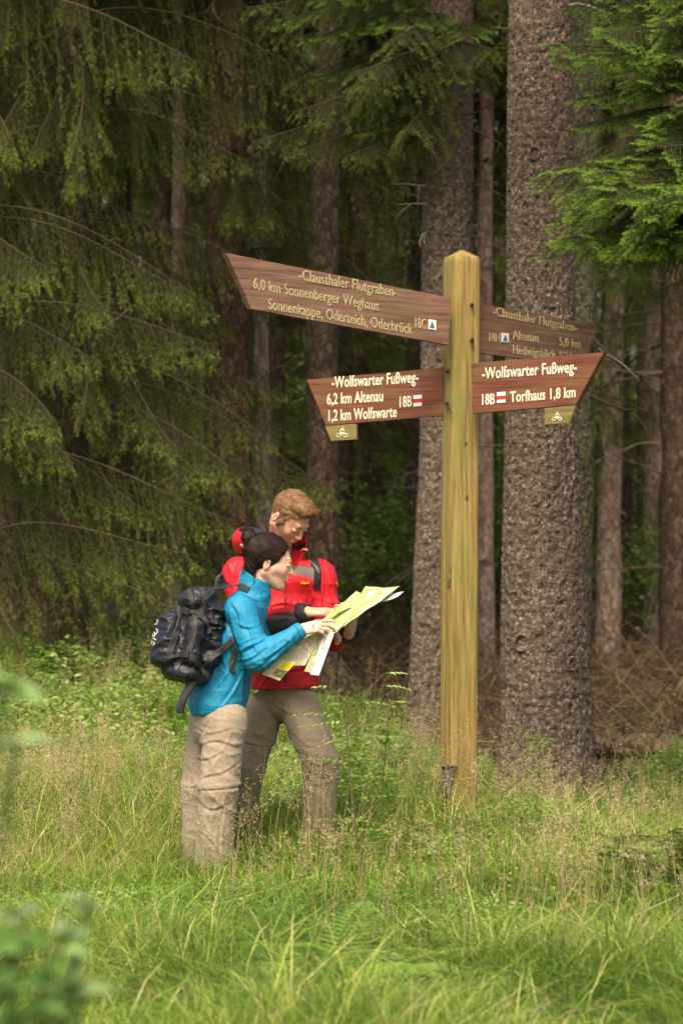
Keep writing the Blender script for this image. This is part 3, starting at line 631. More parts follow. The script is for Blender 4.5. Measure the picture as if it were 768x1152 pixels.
V = np.stack([c - s, c + s, mid - s * .7, mid + s * .7, c + dv], 1); b = (np.arange(n) * 5)[:, None]
g.add(V.reshape(-1, 3), b + np.array([[0, 1, 3, 2]]), b + np.array([[2, 3, 4]]), np.repeat(r_.uniform(0, 1, n), 5))
tag(g.obj('brushwood', M['brush']), 'brown dry twigs and dead undergrowth littering the floor of the wood', 'brushwood', kind='stuff')
# fallen log at the right
e = empty('fallen_log', (2.2, 17.0, .1), 'fallen mossy log lying across the wood floor at the right', 'log')
g = Geo(); a_, b_ = Vector((1.55, 17.6, float(ground_z(1.55, 17.6)) + .13)), Vector((3.1, 16.9, float(ground_z(3.1, 16.9)) + .10)); pts = catmull([a_, a_.lerp(b_, .4) + Vector((0, 0, .02)), b_], 20); A_ = np.arange(24) * 6.283 / 24
dsp = .012 * fbm(np.stack(np.broadcast_arrays(np.cos(A_)[None] * 2, np.sin(A_)[None] * 2, np.arange(len(pts))[:, None] * .6), -1), 3, 4)
tube(g, pts, .085, 24, .5, disp=dsp); g.obj('trunk', bark_mat('log_bark', (.06, .038, .024), (.19, .12, .08), (.34, .24, .17), moss=(.13, .15, .05)), e)
for i in range(5):
    g = Geo(); p = pts[6 + i * 6]; dead_branch(g, p, (random.uniform(-.4, .4), -.3, .8), .3, .012, 40 + i, .4, 2, .2); g.obj('branch', M['twig'], e)
# ================================================================== SIGNPOST
def wood(name, cols, alg, amt, sx, rough=.75, vert=False):
    m, n, b = mat(name, rough, .25)
    v = coords(n, (sx, sx, 1.5) if vert else (1.5, 1.5, sx)); g1 = noise(n, 1.6, 8, v, .65); c = ramp(n, g1, [(.32, cols[0]), (.5, cols[1]), (.7, cols[2])])
    v2 = coords(n, (1, 1, .5) if vert else (.8, .8, 2.2)); a = noise(n, 5, 6, v2, .65)
    c = mixc(n, ramp(n, a, [(.48, (0, 0, 0)), (.72, (amt,) * 3)]), c, alg)
    fine = noise(n, 14, 3, v, .6); c = mixc(n, ramp(n, fine, [(.60, (0, 0, 0)), (.68, (.45,) * 3)]), c, [x * .5 for x in cols[0]])
    n.links.new(c, b.inputs['Base Color']); bump(n, b, g1, .004); return m
M['board_old'] = wood('weathered_brown_board', [(.11, .053, .036), (.205, .108, .076), (.29, .172, .13)], (.14, .125, .05), .7, 30)
M['board_red'] = wood('red_brown_board', [(.085, .028, .017), (.155, .052, .032), (.21, .085, .052)], (.13, .12, .035), .5, 30)
M['board_green'] = wood('algae_green_board', [(.11, .090, .03), (.17, .14, .05), (.24, .20, .08)], (.12, .13, .04), .7, 26)
M['post'] = wood('yellow_green_post_wood', [(.12, .078, .022), (.25, .175, .058), (.35, .265, .10)], (.15, .17, .04), 1.0, 40, vert=True)
def flat(name, c, rough=.7, nz=.25):
    m, n, b = mat(name, rough, .2); n.links.new(mixc(n, mathn(n, 'MULTIPLY', ramp(n, noise(n, 60, 4, coords(n)), [(.4, (0, 0, 0)), (.75, (1, 1, 1))]), nz), c, [x * .35 for x in c]), b.inputs['Base Color']); return m
M['let_old'] = flat('weathered_letters', (.50, .43, .25), .8, .8); M['let'] = flat('cream_letters', (.78, .72, .56), .7, .3)
M['white'] = flat('white_marker', (.80, .80, .76), .6, .2); M['blue'] = flat('blue_marker', (.05, .16, .33), .6, .2); M['red'] = flat('red_marker', (.50, .035, .03), .6, .2)
M['iron'] = flat('dark_iron', (.035, .03, .028), .5, .3); M['steel'] = flat('grey_steel_shoe', (.10, .09, .085), .45, .6)

YP = 12.6
base = P(515, 935, YP); top = P(519, 281, YP)
SP = empty('signpost', (base.x, YP, float(ground_z(base.x, YP))), 'tall wooden signpost with four brown arrow boards beside the hikers', 'signpost')
SO = Vector(SP.location)
g = Geo(); hw = 18.7 / FPX * YP
zb, zt = SO.z + .0, top.z; zsh = P(519, 290, YP).z
zz = np.concatenate([np.linspace(zb - .1, zsh - .004, 240), [zsh]]); n = 72; a = np.arange(n) * 2 * math.pi / n
def sq(a): return 1 / (np.abs(np.cos(a)) ** 5.5 + np.abs(np.sin(a)) ** 5.5) ** (1 / 5.5) * .93
cxp = np.interp(zz, [base.z, top.z], [base.x, top.x]); ROT = .42
A, Z = np.meshgrid(a, zz)
crack = sum(-.010 * np.exp(-((A - c0 - .05 * np.sin(Z * 1.7 + k)) / .018) ** 2) * sstep(z0, z0 + .2, Z) * sstep(z1, z1 - .2, Z) for k, (c0, z0, z1) in enumerate([(3.55, .3, 2.6), (3.95, 1.7, 2.9), (4.6, .1, 1.9), (3.1, .2, 2.2), (5.1, 1.2, 2.9)]))
rr = hw * sq(A) * (1 + .012 * fbm(np.stack([np.cos(A), np.sin(A), Z * 1.2], -1), 2, 6)) + crack * .5 - .006 * sstep(zsh - .02, zsh, Z)
V = np.stack([cxp[:, None] + rr * np.cos(A + ROT), YP + rr * np.sin(A + ROT), Z], -1).reshape(-1, 3)
q = (np.arange(len(zz) - 1)[:, None, None] * n + np.stack([np.arange(n), (np.arange(n) + 1) % n, n + (np.arange(n) + 1) % n, n + np.arange(n)], -1)[None]).reshape(-1, 4)
k = (len(zz) - 1) * n; apex = len(V)
ring = V[k:k + n]; ap = np.array([top.x, YP, zt]); inner = ap + (ring - ap) * [.16, .16, .12]
V = np.concatenate([V, inner, [ap]]); ii = np.arange(n); jj = (ii + 1) % n
q = np.concatenate([q, np.stack([k + ii, k + jj, apex + jj, apex + ii], 1)]); t = np.stack([apex + ii, apex + jj, np.full(n, apex + n)], 1)
g.add(V, q, t); post = g.obj('post', M['post'], SP, origin=SO)
# steel shoe and dark notch at the foot
g = Geo(); c = P(504, 878, 12.48); hx, hz = .026, .065
box_poly(g, [c + Vector((-hx, 0, -hz)), c + Vector((hx * .3, 0, -hz)), c + Vector((hx, 0, hz)), c + Vector((-hx, 0, hz))], (0, -1, 0), .05, bevel=.003)
g.obj('steel_shoe', M['steel'], SP, origin=SO, smooth=False)
g = Geo(); c = P(505.5, 863, 12.48)
box_poly(g, [c + Vector((-.036, 0, -.012)), c + Vector((.036, 0, -.012)), c + Vector((.036, 0, .006)), c + Vector((-.036, 0, .006))], (0, -1, 0), .05, bevel=.002)
g.obj('shoe_rim', M['iron'], SP, origin=SO, smooth=False)
def nail(px, py, Y=12.5):
    g = Geo(); c = P(px, py, Y); tube(g, [c + Vector((0, .05, 0)), c + Vector((0, -.006, 0)), c + Vector((0, -.010, 0))], [.009, .009, .005], 10); g.obj('bolt', M['iron'], SP, origin=SO)
def Z3(x, y): return 240 + x / 2.743, 260 + y / 2.743
def Z4(x, y): return 470 + x / 3.339, 260 + y / 3.339
for x, y in ((203, 275), (203, 408), (110, 523), (108, 645)): nail(*Z4(x, y), 12.515)
g = Geo(); a_, b_ = Vector(P(*Z4(112, 650), 12.505)), Vector(P(*Z4(128, 688), 12.49)); tube(g, [a_, a_.lerp(b_, .5), b_], [.004, .003, .002], 6); g.obj('bent_nail', M['iron'], SP, origin=SO)
class Plane:
    def __init__(s, xl, Yl, xr, Yr):
        a = P(xl, 640, Yl); b = P(xr, 640, Yr); s.o = Vector((a.x, a.y, 0)); s.u = Vector((b.x - a.x, b.y - a.y, 0)).normalized(); s.n = Vector((s.u.y, -s.u.x, 0))
        if s.n.y > 0: s.n = -s.n
    def hit(s, px, py, off=0.):
        d = P(px, py, 1.0) - Vector((0, 0, EYE)); o = Vector((0, 0, EYE)); q = s.o + s.n * off
        k = (q - o).dot(s.n) / d.dot(s.n); return o + d * k
def text_on(pl, s, p0, p1, caph_px, m, name='lettering', parent=None, bold=.014):
    cu = bpy.data.curves.new('t', 'FONT'); cu.body = s; cu.size = 1; cu.extrude = 0; cu.offset = bold; cu.resolution_u = 3; cu.space_character = 1.03
    o = bpy.data.objects.new('t', cu); COL.objects.link(o); dg = bpy.context.evaluated_depsgraph_get(); me = bpy.data.meshes.new_from_object(o.evaluated_get(dg)); bpy.data.objects.remove(o)
    V = np.array([v.co[:] for v in me.vertices]); F = [tuple(p.vertices) for p in me.polygons]
    x0, x1 = V[:, 0].min(), V[:, 0].max(); A = pl.hit(*p0, .0022); B = pl.hit(*p1, .0022); C = pl.hit(p0[0], p0[1] - caph_px, .0022); up = (C - A).length / .64
    u = (B - A) / (x1 - x0); W = [A + u * (v[0] - x0) + Vector((0, 0, 1)) * up * v[1] for v in V]
    k = len(W); back = [w_ - pl.n * .004 for w_ in W]
    bm_e = {}
    for f in F:
        for a, b in zip(f, f[1:] + f[:1]): bm_e[(a, b)] = 1
    sides = [(a, b, b + k, a + k) for (a, b) in bm_e if (b, a) not in bm_e]
    me2 = bpy.data.meshes.new(name); me2.from_pydata([tuple(w_ - SO) for w_ in W + back], [], F + [tuple(reversed([x + k for x in f])) for f in F] + sides); me2.materials.append(m)
    o = bpy.data.objects.new(name, me2); COL.objects.link(o); o.parent = parent; return o
def quad_on(pl, pts, m, name, parent, off=.003, th=.005):
    g = Geo(); box_poly(g, [pl.hit(x, y, off) for x, y in pts], pl.n, th, bevel=.0004); return g.obj(name, m, parent, smooth=False, origin=SO)
def board(pl, pts, m, label, th=.034, name='arrow_board'):
    g = Geo(); box_poly(g, [pl.hit(x, y) for x, y in pts], pl.n, th, bevel=.003); o = g.obj(name, m, SP, smooth=False, origin=SO)
    if label: o['label'] = label
    return o
def in_board(o, b): o.parent = b; return o
def cyclist(pl, Zf, cx, cy, s, b, flip=1):
    g = Geo()
    def st(pts, w_=.9):
        W = [pl.hit(*Zf(cx + flip * x * s, cy + y * s), .001) for x, y in pts]; tube(g, W, .0022 * w_, 5)
    for wx in (-7, 8): st([(wx + 4 * math.cos(t), 5 + 4 * math.sin(t)) for t in np.linspace(0, 6.28, 12)])
    st([(-7, 5), (-3, -1), (5, -1), (8, 5)]); st([(-3, -1), (1, 5), (5, -1)]); st([(-4, -2), (0, -8), (4, -6), (6, -3)], 1.7); st([(-3, -3), (1, 0), (0, 5)], 1.3)
    st([(2, -11), (3, -10.5)], 2.6); o = g.obj('cyclist_mark', M['let'], b, origin=SO); o.location = (0, 0, 0)
# upper left: comes towards the camera on the left
pl = Plane(253.5, 11.55, 507, 12.45)
b = board(pl, [Z3(40, 67), Z3(118, 240), Z3(725, 351), Z3(733, 206)], M['board_old'], 'weathered upper left board pointing left, top line about the Clausthaler Flutgraben')
for s, x0, y0, x1, y1, h in (('-Clausthaler Flutgraben-', 265, 150, 565, 203, 31), ('6,0 km Sonnenberger Weghaus', 124, 177, 510, 246, 31), ('Sonnenkappe, Oderteich, Oderbrück', 170, 240, 614, 318, 31), ('18C', 623, 297, 656, 303, 30)):
    in_board(text_on(pl, s, Z3(x0, y0), Z3(x1, y1), h / 2.743, M['let_old'], bold=.002), b)
q_ = quad_on(pl, [Z3(664, 272), Z3(664, 302), Z3(687, 306), Z3(687, 275)], M['white'], 'trail_marker', b)
quad_on(pl, [Z3(667, 297), Z3(683, 300), Z3(675, 278)], M['blue'], 'trail_triangle', b, .0045, .004)
# upper right: recedes to the right
pl = Plane(535.3, 12.66, 672, 13.6)
b = board(pl, [Z4(208, 266), Z4(208, 454), Z4(617, 508), Z4(676, 355)], M['board_old'], 'weathered upper right board pointing right, partly hidden by the lower one')
for s, x0, y0, x1, y1, h in (('-Clausthaler Flutgraben-', 283, 316, 597, 378, 31), ('18H', 268, 412, 308, 417, 30), ('Altenau', 357, 405, 452, 417, 31), ('5,0 km', 532, 430, 610, 440, 30), ('Hedwigsblick', 357, 460, 518, 480, 31), ('9,2 km', 532, 482, 604, 490, 30)):
    in_board(text_on(pl, s, Z4(x0, y0), Z4(x1, y1), h / 3.339, M['let_old'], bold=.006), b)
quad_on(pl, [Z4(315, 382), Z4(315, 416), Z4(341, 419), Z4(341, 385)], M['white'], 'trail_marker', b); quad_on(pl, [Z4(319, 411), Z4(337, 413), Z4(328, 388)], M['blue'], 'trail_triangle', b, .0045, .004)
# lower left: recedes to the left
pl = Plane(345, 12.95, 497, 12.60)
b = board(pl, [Z3(287, 459), Z3(347, 600), Z3(708, 569), Z3(708, 421)], M['board_red'], 'red brown lower left board pointing left to Altenau and Wolfswarte')
for s, x0, y0, x1, y1, h in (('-Wolfswarter Fußweg-', 365, 483, 632, 466, 31), ('6,2 km Altenau', 350, 535, 523, 524, 31), ('1,2 km Wolfswarte', 355, 586, 565, 573, 31), ('18B', 574, 543, 611, 540, 30)):
    in_board(text_on(pl, s, Z3(x0, y0), Z3(x1, y1), h / 2.743, M['let']), b)
quad_on(pl, [Z3(616, 507), Z3(616, 541), Z3(642, 539), Z3(642, 505)], M['white'], 'trail_marker', b); quad_on(pl, [Z3(616, 518), Z3(616, 530), Z3(642, 528), Z3(642, 516)], M['red'], 'trail_stripe', b, .0045, .004)
b = board(pl, [Z3(343, 602), Z3(362, 648), Z3(441, 643), Z3(440, 594)], M['board_green'], 'small green tinged plate under the lower left board', .02, 'cycle_plate'); cyclist(pl, Z3, 396, 623, 1.45, b)
# lower right: comes towards the camera on the right
pl = Plane(530, 12.43, 678, 12.0)
b = board(pl, [Z4(198, 497), Z4(204, 686), Z4(592, 652), Z4(697, 455)], M['board_red'], 'red brown lower right board pointing right to Torfhaus')
for s, x0, y0, x1, y1, h in (('-Wolfswarter Fußweg-', 240, 555, 595, 529, 38), ('18B', 240, 652, 287, 649, 36), ('Torfhaus 1,8 km', 345, 642, 590, 623, 36)):
    in_board(text_on(pl, s, Z4(x0, y0), Z4(x1, y1), h / 3.339, M['let']), b)
quad_on(pl, [Z4(295, 606), Z4(295, 646), Z4(327, 643), Z4(327, 603)], M['white'], 'trail_marker', b); quad_on(pl, [Z4(295, 619), Z4(295, 633), Z4(327, 631), Z4(327, 617)], M['red'], 'trail_stripe', b, .0045, .004)
b = board(pl, [Z4(475, 665), Z4(471, 728), Z4(568, 722), Z4(592, 654)], M['board_green'], 'small green tinged plate under the lower right board', .02, 'cycle_plate'); cyclist(pl, Z4, 520, 698, 1.5, b)
# ================================================================== smooth solid modelling (signed distances -> one closed surface)
class Sdf:
    def __init__(s): s.pr = []
    def rc(s, a, b, r1, r2, k=.02, op='u', sq=None, f=1.0):
        """tapered capsule; sq = unit axis along which the section is stretched by f"""
        a = np.array(tuple(a), float); b = np.array(tuple(b), float); c = (a + b) / 2; R_ = np.linalg.norm(b - a) / 2 + max(r1, r2) * max(f, 1)
        if sq is not None: sq = np.array(tuple(sq), float); sq /= np.linalg.norm(sq)
        def fn(p):
            A, B = a, b
            if sq is not None:
                p = p - ((p - c) @ sq)[:, None] * sq * (1 - 1 / f); A = a - ((a - c) @ sq) * sq * (1 - 1 / f); B = b - ((b - c) @ sq) * sq * (1 - 1 / f)
            ba = B - A; l2 = ba @ ba; rr = r1 - r2; a2 = l2 - rr * rr; il2 = 1 / l2; pa = p - A; y = pa @ ba; z = y - l2
            x2 = ((pa * l2 - ba * y[:, None]) ** 2).sum(1); y2 = y * y * l2; z2 = z * z * l2; kk = np.sign(rr) * rr * rr * x2
            return np.where(np.sign(z) * a2 * z2 > kk, np.sqrt(x2 + z2) * il2 - r2, np.where(np.sign(y) * a2 * y2 < kk, np.sqrt(x2 + y2) * il2 - r1, (np.sqrt(np.maximum(x2 * a2 * il2, 0)) + y * rr) * il2 - r1))
        s.pr.append((fn, c, R_, k, op)); return s
    def el(s, c, r, rot=None, k=.02, op='u'):
        c = np.array(tuple(c), float); r = np.array(r, float); Rm = np.eye(3) if rot is None else np.array(rot)
        def fn(p):
            q = (p - c) @ Rm; k0 = np.linalg.norm(q / r, axis=1); k1 = np.linalg.norm(q / r ** 2, axis=1) + 1e-9; return k0 * (k0 - 1) / k1
        s.pr.append((fn, c, r.max(), k, op)); return s
    def sp(s, c, r, k=.02, op='u'): return s.el(c, (r, r, r), None, k, op)
    def cut(s, pt, nrm, k=.004):
        pt = np.array(tuple(pt), float); nrm = np.array(tuple(nrm), float); nrm /= np.linalg.norm(nrm)
        s.pr.append((lambda p: (p - pt) @ nrm, pt, 1e9, k, 'i')); return s
    def ev(s, p, c=None, hd=None):
        d = np.full(len(p), 1.0)
        for fn, cc, R_, k, op in s.pr:
            if c is not None and np.linalg.norm(cc - c) - R_ > hd + k + .03: continue
            e = fn(p)
            if op == 'u': h = np.clip(.5 + .5 * (d - e) / k, 0, 1); d = d * (1 - h) + e * h - k * h * (1 - h)
            elif op == 's': h = np.clip(.5 - .5 * (d + e) / k, 0, 1); d = d * (1 - h) - e * h + k * h * (1 - h)
            else: h = np.clip(.5 - .5 * (d - e) / k, 0, 1); d = d * (1 - h) + e * h + k * h * (1 - h)
        return d
    def net(s, res, disp=None, NB_=14):
        us = [(cc, R_) for fn, cc, R_, k, op in s.pr if op == 'u']; lo = np.min([c - r for c, r in us], 0) - .03; hi = np.max([c + r for c, r in us], 0) + .03
        bs = res * NB_; nb = np.ceil((hi - lo) / bs).astype(int); hd = bs * .87; K = []; PV = []; Q = []
        ax = np.arange(NB_ + 1); gi, gj, gk = np.meshgrid(ax, ax, ax, indexing='ij'); base = np.stack([gi, gj, gk], -1).reshape(-1, 3)
        DM = (nb * NB_ + 4).astype(np.int64)
        def key(i): return (i[..., 0] + 1) * DM[1] * DM[2] + (i[..., 1] + 1) * DM[2] + i[..., 2] + 1
        for bi in range(nb[0]):
            for bj in range(nb[1]):
                for bk in range(nb[2]):
                    o = np.array([bi, bj, bk]); c = lo + (o + .5) * bs
                    if not any(np.linalg.norm(c - cc) - r < hd for cc, r in us): continue
                    dc = s.ev(c[None], c, hd + .05)[0]
                    if abs(dc) > hd * 1.6 + .03: continue
                    idx = base + o * NB_; p = lo + idx * res; d = s.ev(p, c, hd)
                    if d.min() > .03 or d.max() < -.03: continue
                    if disp is not None: d = d - disp(p)
                    d = d.reshape(NB_ + 1, NB_ + 1, NB_ + 1); neg = d < 0
                    if neg.all() or not neg.any(): continue
                    # crossing cells
                    n0 = NB_; S = np.zeros((n0, n0, n0)); A = np.zeros((n0, n0, n0, 3)); C = np.zeros((n0, n0, n0))
                    for ax_ in range(3):
                        for u in (0, 1):
                            for v_ in (0, 1):
                                s0 = [slice(0, n0)] * 3; s1 = [slice(0, n0)] * 3; o1, o2 = [a for a in range(3) if a != ax_]
                                s0[o1] = slice(u, n0 + u); s0[o2] = slice(v_, n0 + v_); s1[o1] = s0[o1]; s1[o2] = s0[o2]; s1[ax_] = slice(1, n0 + 1)
                                a_, b_ = d[tuple(s0)], d[tuple(s1)]; cr = (a_ < 0) != (b_ < 0); t = np.where(cr, a_ / np.where(cr, a_ - b_, 1), 0)
                                A[..., ax_] += np.where(cr, t, 0); A[..., o1] += np.where(cr, u, 0); A[..., o2] += np.where(cr, v_, 0); C += cr
                    m = C > 0; ci = np.argwhere(m); K.append(key(ci + o * NB_)); PV.append(lo + (ci + o * NB_ + A[m] / C[m][:, None]) * res)
                    for ax_ in range(3):
                        s1 = [slice(0, n0)] * 3; s1[ax_] = slice(1, n0 + 1); a_, b_ = d[:n0, :n0, :n0], d[tuple(s1)]; cr = np.argwhere((a_ < 0) != (b_ < 0))
                        if not len(cr): continue
                        sg = a_[tuple(cr.T)] < 0; g_ = cr + o * NB_; e1 = np.zeros(3, int); e2 = np.zeros(3, int); e1[(ax_ + 1) % 3] = 1; e2[(ax_ + 2) % 3] = 1
                        q = np.stack([key(g_), key(g_ - e1), key(g_ - e1 - e2), key(g_ - e2)], 1); q[~sg] = q[~sg][:, ::-1]; Q.append(q)
        K = np.concatenate(K); PV = np.concatenate(PV); Q = np.concatenate(Q); od = np.argsort(K); K = K[od]; PV = PV[od]
        ix = np.searchsorted(K, Q); ix = np.clip(ix, 0, len(K) - 1); ok = (K[ix] == Q).all(1); return PV, ix[ok]
def relax(V, Q, n=1, f=.5):
    for _ in range(n):
        S = np.zeros_like(V); C = np.zeros(len(V))
        for a, b in ((0, 1), (1, 2), (2, 3), (3, 0)):
            np.add.at(S, Q[:, a], V[Q[:, b]]); np.add.at(S, Q[:, b], V[Q[:, a]]); np.add.at(C, Q[:, a], 1); np.add.at(C, Q[:, b], 1)
        V = V * (1 - f) + f * S / C[:, None]
    return V
def sdf_obj(name, S, res, m, parent, col=None, disp=None, rel=1):
    V, Q = S.net(res, disp); V = relax(V, Q, rel, .5); g = Geo(); g.add(V, Q)
    o = g.obj(name, m, parent, col=None if col is None else col(V), origin=tuple(parent.location)); return o, V, Q
def bvh_of(*vq):
    vs, fs, n = [], [], 0
    for V, Q in vq: vs += [tuple(v) for v in V]; fs += [tuple(int(i) + n for i in f) for f in Q]; n += len(V)
    return BVHTree.FromPolygons(vs, fs)
def drape(bvh, px, off=.004, n=8, closed=False):
    """lay a line, measured on the photo, on the surface it lies on"""
    pts = catmull([(x, y, 0) for x, y in px], n); P3, N3 = [], []; o = Vector((0, 0, EYE))
    for x, y, _ in pts:
        d = (P(x, y, 10) - o).normalized(); h = bvh.ray_cast(o, d)
        if h[0] is None: continue
        nn = h[1] if h[1].dot(d) < 0 else -h[1]; P3.append(h[0] + nn * off); N3.append(nn)
    P3 = np.array([tuple(p) for p in P3]); N3 = np.array([tuple(p) for p in N3])
    for _ in range(2):
        if len(P3) > 4: P3[1:-1] = (P3[:-2] + 2 * P3[1:-1] + P3[2:]) / 4; N3[1:-1] = (N3[:-2] + N3[1:-1] + N3[2:]) / 3
    return P3, N3
def ribbon(g, P3, N3, w_, th, tint=.5, mi=0):
    P3 = np.asarray([tuple(p) for p in P3], float); N3 = np.asarray([tuple(p) for p in N3], float); m = len(P3); T = np.gradient(P3, axis=0); T /= np.linalg.norm(T, axis=1)[:, None] + 1e-9
    S_ = np.cross(T, N3); S_ /= np.linalg.norm(S_, axis=1)[:, None] + 1e-9; Nn = np.cross(S_, T); w_ = np.broadcast_to(w_, (m,))[:, None] / 2
    V = np.stack([P3 - S_ * w_, P3 - S_ * w_ * .85 + Nn * th, P3 + S_ * w_ * .85 + Nn * th, P3 + S_ * w_], 1).reshape(-1, 3); q = []
    for i in range(m - 1):
        for j in range(4): q.append([i * 4 + j, i * 4 + (j + 1) % 4, i * 4 + 4 + (j + 1) % 4, i * 4 + 4 + j])
    q.append([0, 1, 2, 3]); q.append([m * 4 - 1, m * 4 - 2, m * 4 - 3, m * 4 - 4]); g.add(V, q, None, tint, mi)
# ================================================================== PEOPLE
def colmat(name, rough, spec=.3, sss=0., bscale=0, bdist=.002, sheen=0, var=.0, stretch=(1, 1, 1)):
    m, n, b = mat(name, rough, spec); c = attr(n, 'col', 'Color')
    if var: c = mixc(n, var, c, ramp(n, noise(n, 35, 5, coords(n)), [(.3, (.35, .35, .35)), (.7, (1, 1, 1))]), 'MULTIPLY')
    n.links.new(c, b.inputs['Base Color'])
    if sss: b.inputs['Subsurface Weight'].default_value = sss; b.inputs['Subsurface Radius'].default_value = (.9, .3, .15); b.inputs['Subsurface Scale'].default_value = .008
    if bscale: bump(n, b, noise(n, bscale, 5, coords(n, stretch)), bdist, .8)
    if sheen: b.inputs['Sheen Weight'].default_value = sheen
    return m
M['skin'] = colmat('skin', .5, .35, .25, 120, .0008); M['shell'] = colmat('jacket_fabric', .58, .3, 0, 26, .007, 0, .12, (1, 1, .55))
M['cotton'] = colmat('trouser_cloth', .9, .12, 0, 40, .005, .1, .3); M['pack'] = colmat('pack_nylon', .48, .4, 0, 30, .006)
def hair_mat(name, stops):
    m, n, b = mat(name, .55, .25); n.links.new(ramp(n, attr(n, 'tint'), stops), b.inputs['Base Color']); return m
M['hair_dark'] = hair_mat('dark_brown_hair', [(0, (.008, .005, .004)), (.5, (.022, .012, .010)), (1, (.085, .042, .035))])
M['hair_light'] = hair_mat('light_brown_hair', [(0, (.075, .035, .015)), (.5, (.21, .11, .052)), (1, (.46, .29, .16))])
def C(n, c): return np.tile(np.array(c, float), (n, 1))
class Head:
    def __init__(s, o, yaw, pitch, roll=0., sc=1.0):
        s.o = np.array(tuple(o)); s.R = np.array((Matrix.Rotation(yaw, 3, 'Z') @ Matrix.Rotation(pitch, 3, 'Y') @ Matrix.Rotation(roll, 3, 'X'))); s.s = sc
    def w(s, p): return s.o + s.R @ (np.array(p, float) * s.s)
    def loc(s, V): return (V - s.o) @ s.R / s.s
    def build(s, S, male):
        k = s.s; W = s.w
        def E(c, r, kk=.012, op='u', rot=None): S.el(W(c), np.array(r) * k, s.R if rot is None else s.R @ np.array(rot), kk, op)
        def Rc(a, b, r1, r2, kk=.012, op='u'): S.rc(W(a), W(b), r1 * k, r2 * k, kk, op)
        E((-.012, 0, .037), (.096, .075, .087)); E((.034, 0, -.02), (.058, .056, .082), .03)
        jw = 1.08 if male else .93
        for y in (-1, 1):
            Rc((-.016, y * .050 * jw, -.040), (.050, y * .016, -.095), .025 * jw, .019, .025); Rc((.02, y * .050, -.02), (.052, y * .036, -.026), .024, .022, .02)
        E((.066, 0, -.095), (.018, .021 * jw, .015), .015); Rc((.083, -.030, .024), (.083, .030, .024), .0125, .0125, .014)
        for y in (-1, 1): S.sp(W((.101, y * .031, .004)), .0135 * k, .012, 's')
        for y in (-1, 1): E((.0795, y * .031, .003), (.0125, .0155, .0105), .004); Rc((.088, y * .045, .001), (.0925, y * .019, .0005), .0022, .0022, .003)
        nl = 1.0 if male else .88
        Rc((.089, 0, .014), (.1075 * (.985 if not male else 1), 0, -.026), .0070 * nl, .0088 * nl, .010); E((.103, 0, -.031), (.010, .012 * nl, .0068), .006)
        for y in (-1, 1): E((.097, y * .0115 * nl, -.032), (.009, .0058, .0062), .004)
        E((.0895, 0, -.0555), (.010, .022, .0058), .006); E((.0870, 0, -.0665), (.0105, .0195, .0066), .006); S.rc(W((.101, -.016, -.0612)), W((.101, .016, -.0612)), .0022 * k, .0022 * k, .003, 's')
        S.rc(W((.099, 0, -.0765)), W((.099, .001, -.0765)), .007 * k, .007 * k, .012, 's')
        for y in (-1, 1):
            rt = Matrix.Rotation(.25, 3, 'Y'); E((-.019, y * .077, -.006), (.0155, .008, .028), .005, 'u', rt); E((-.015, y * .086, -.003), (.0085, .006, .016), .004, 's', rt)
    def skin(s, V, male):
        p = s.loc(V); n = len(V); c = C(n, (.56, .31, .215) if male else (.66, .40, .30)); x, y, z = p[:, 0], np.abs(p[:, 1]), p[:, 2]
        def blend(mask, col, a=1.0):
            nonlocal c
            m_ = np.clip(mask, 0, 1)[:, None] * a; c = c * (1 - m_) + np.array(col) * m_
        near = (np.linalg.norm(p, axis=1) < .2)
        g_ = lambda cx, cy, cz, rx, ry, rz: np.exp(-((x - cx) / rx) ** 2 - ((y - cy) / ry) ** 2 - ((z - cz) / rz) ** 2) * near
        blend(g_(.07, .045, -.03, .035, .024, .025), (.68, .24, .17), .5); blend(g_(.112, 0, -.028, .012, .015, .014), (.70, .30, .21), .4)
        blend(sstep(.0052, .0036, np.abs(z + .0555)) * sstep(.024, .020, y) * sstep(.080, .086, x) * near, (.50, .17, .15), .75); blend(sstep(.0062, .0046, np.abs(z + .0668)) * sstep(.021, .016, y) * sstep(.077, .083, x) * near, (.56, .21, .18), .75)
        br = z - (.0265 + .004 * sstep(.02, .04, y) - .006 * sstep(.038, .05, y)); blend(sstep(.0042 if male else .0028, .0018, np.abs(br)) * sstep(.012, .016, y) * sstep(.052, .047, y) * sstep(.06, .07, x) * near, (.17, .09, .045) if male else (.045, .025, .02), .85)
        blend(sstep(.0022, .0010, np.abs(z - .0005)) * sstep(.016, .02, y) * sstep(.049, .045, y) * sstep(.075, .08, x) * near, (.05, .03, .025), .9)
        blend(g_(-.018, .088, 0, .02, .012, .03), (.68, .28, .20), .5)
        if male: blend(np.clip(sstep(-.035, -.06, z) * sstep(-.02, .01, x) * near, 0, 1) * (1 - g_(.09, 0, -.06, .02, .02, .01)), (.42, .25, .18), .35)
        return c
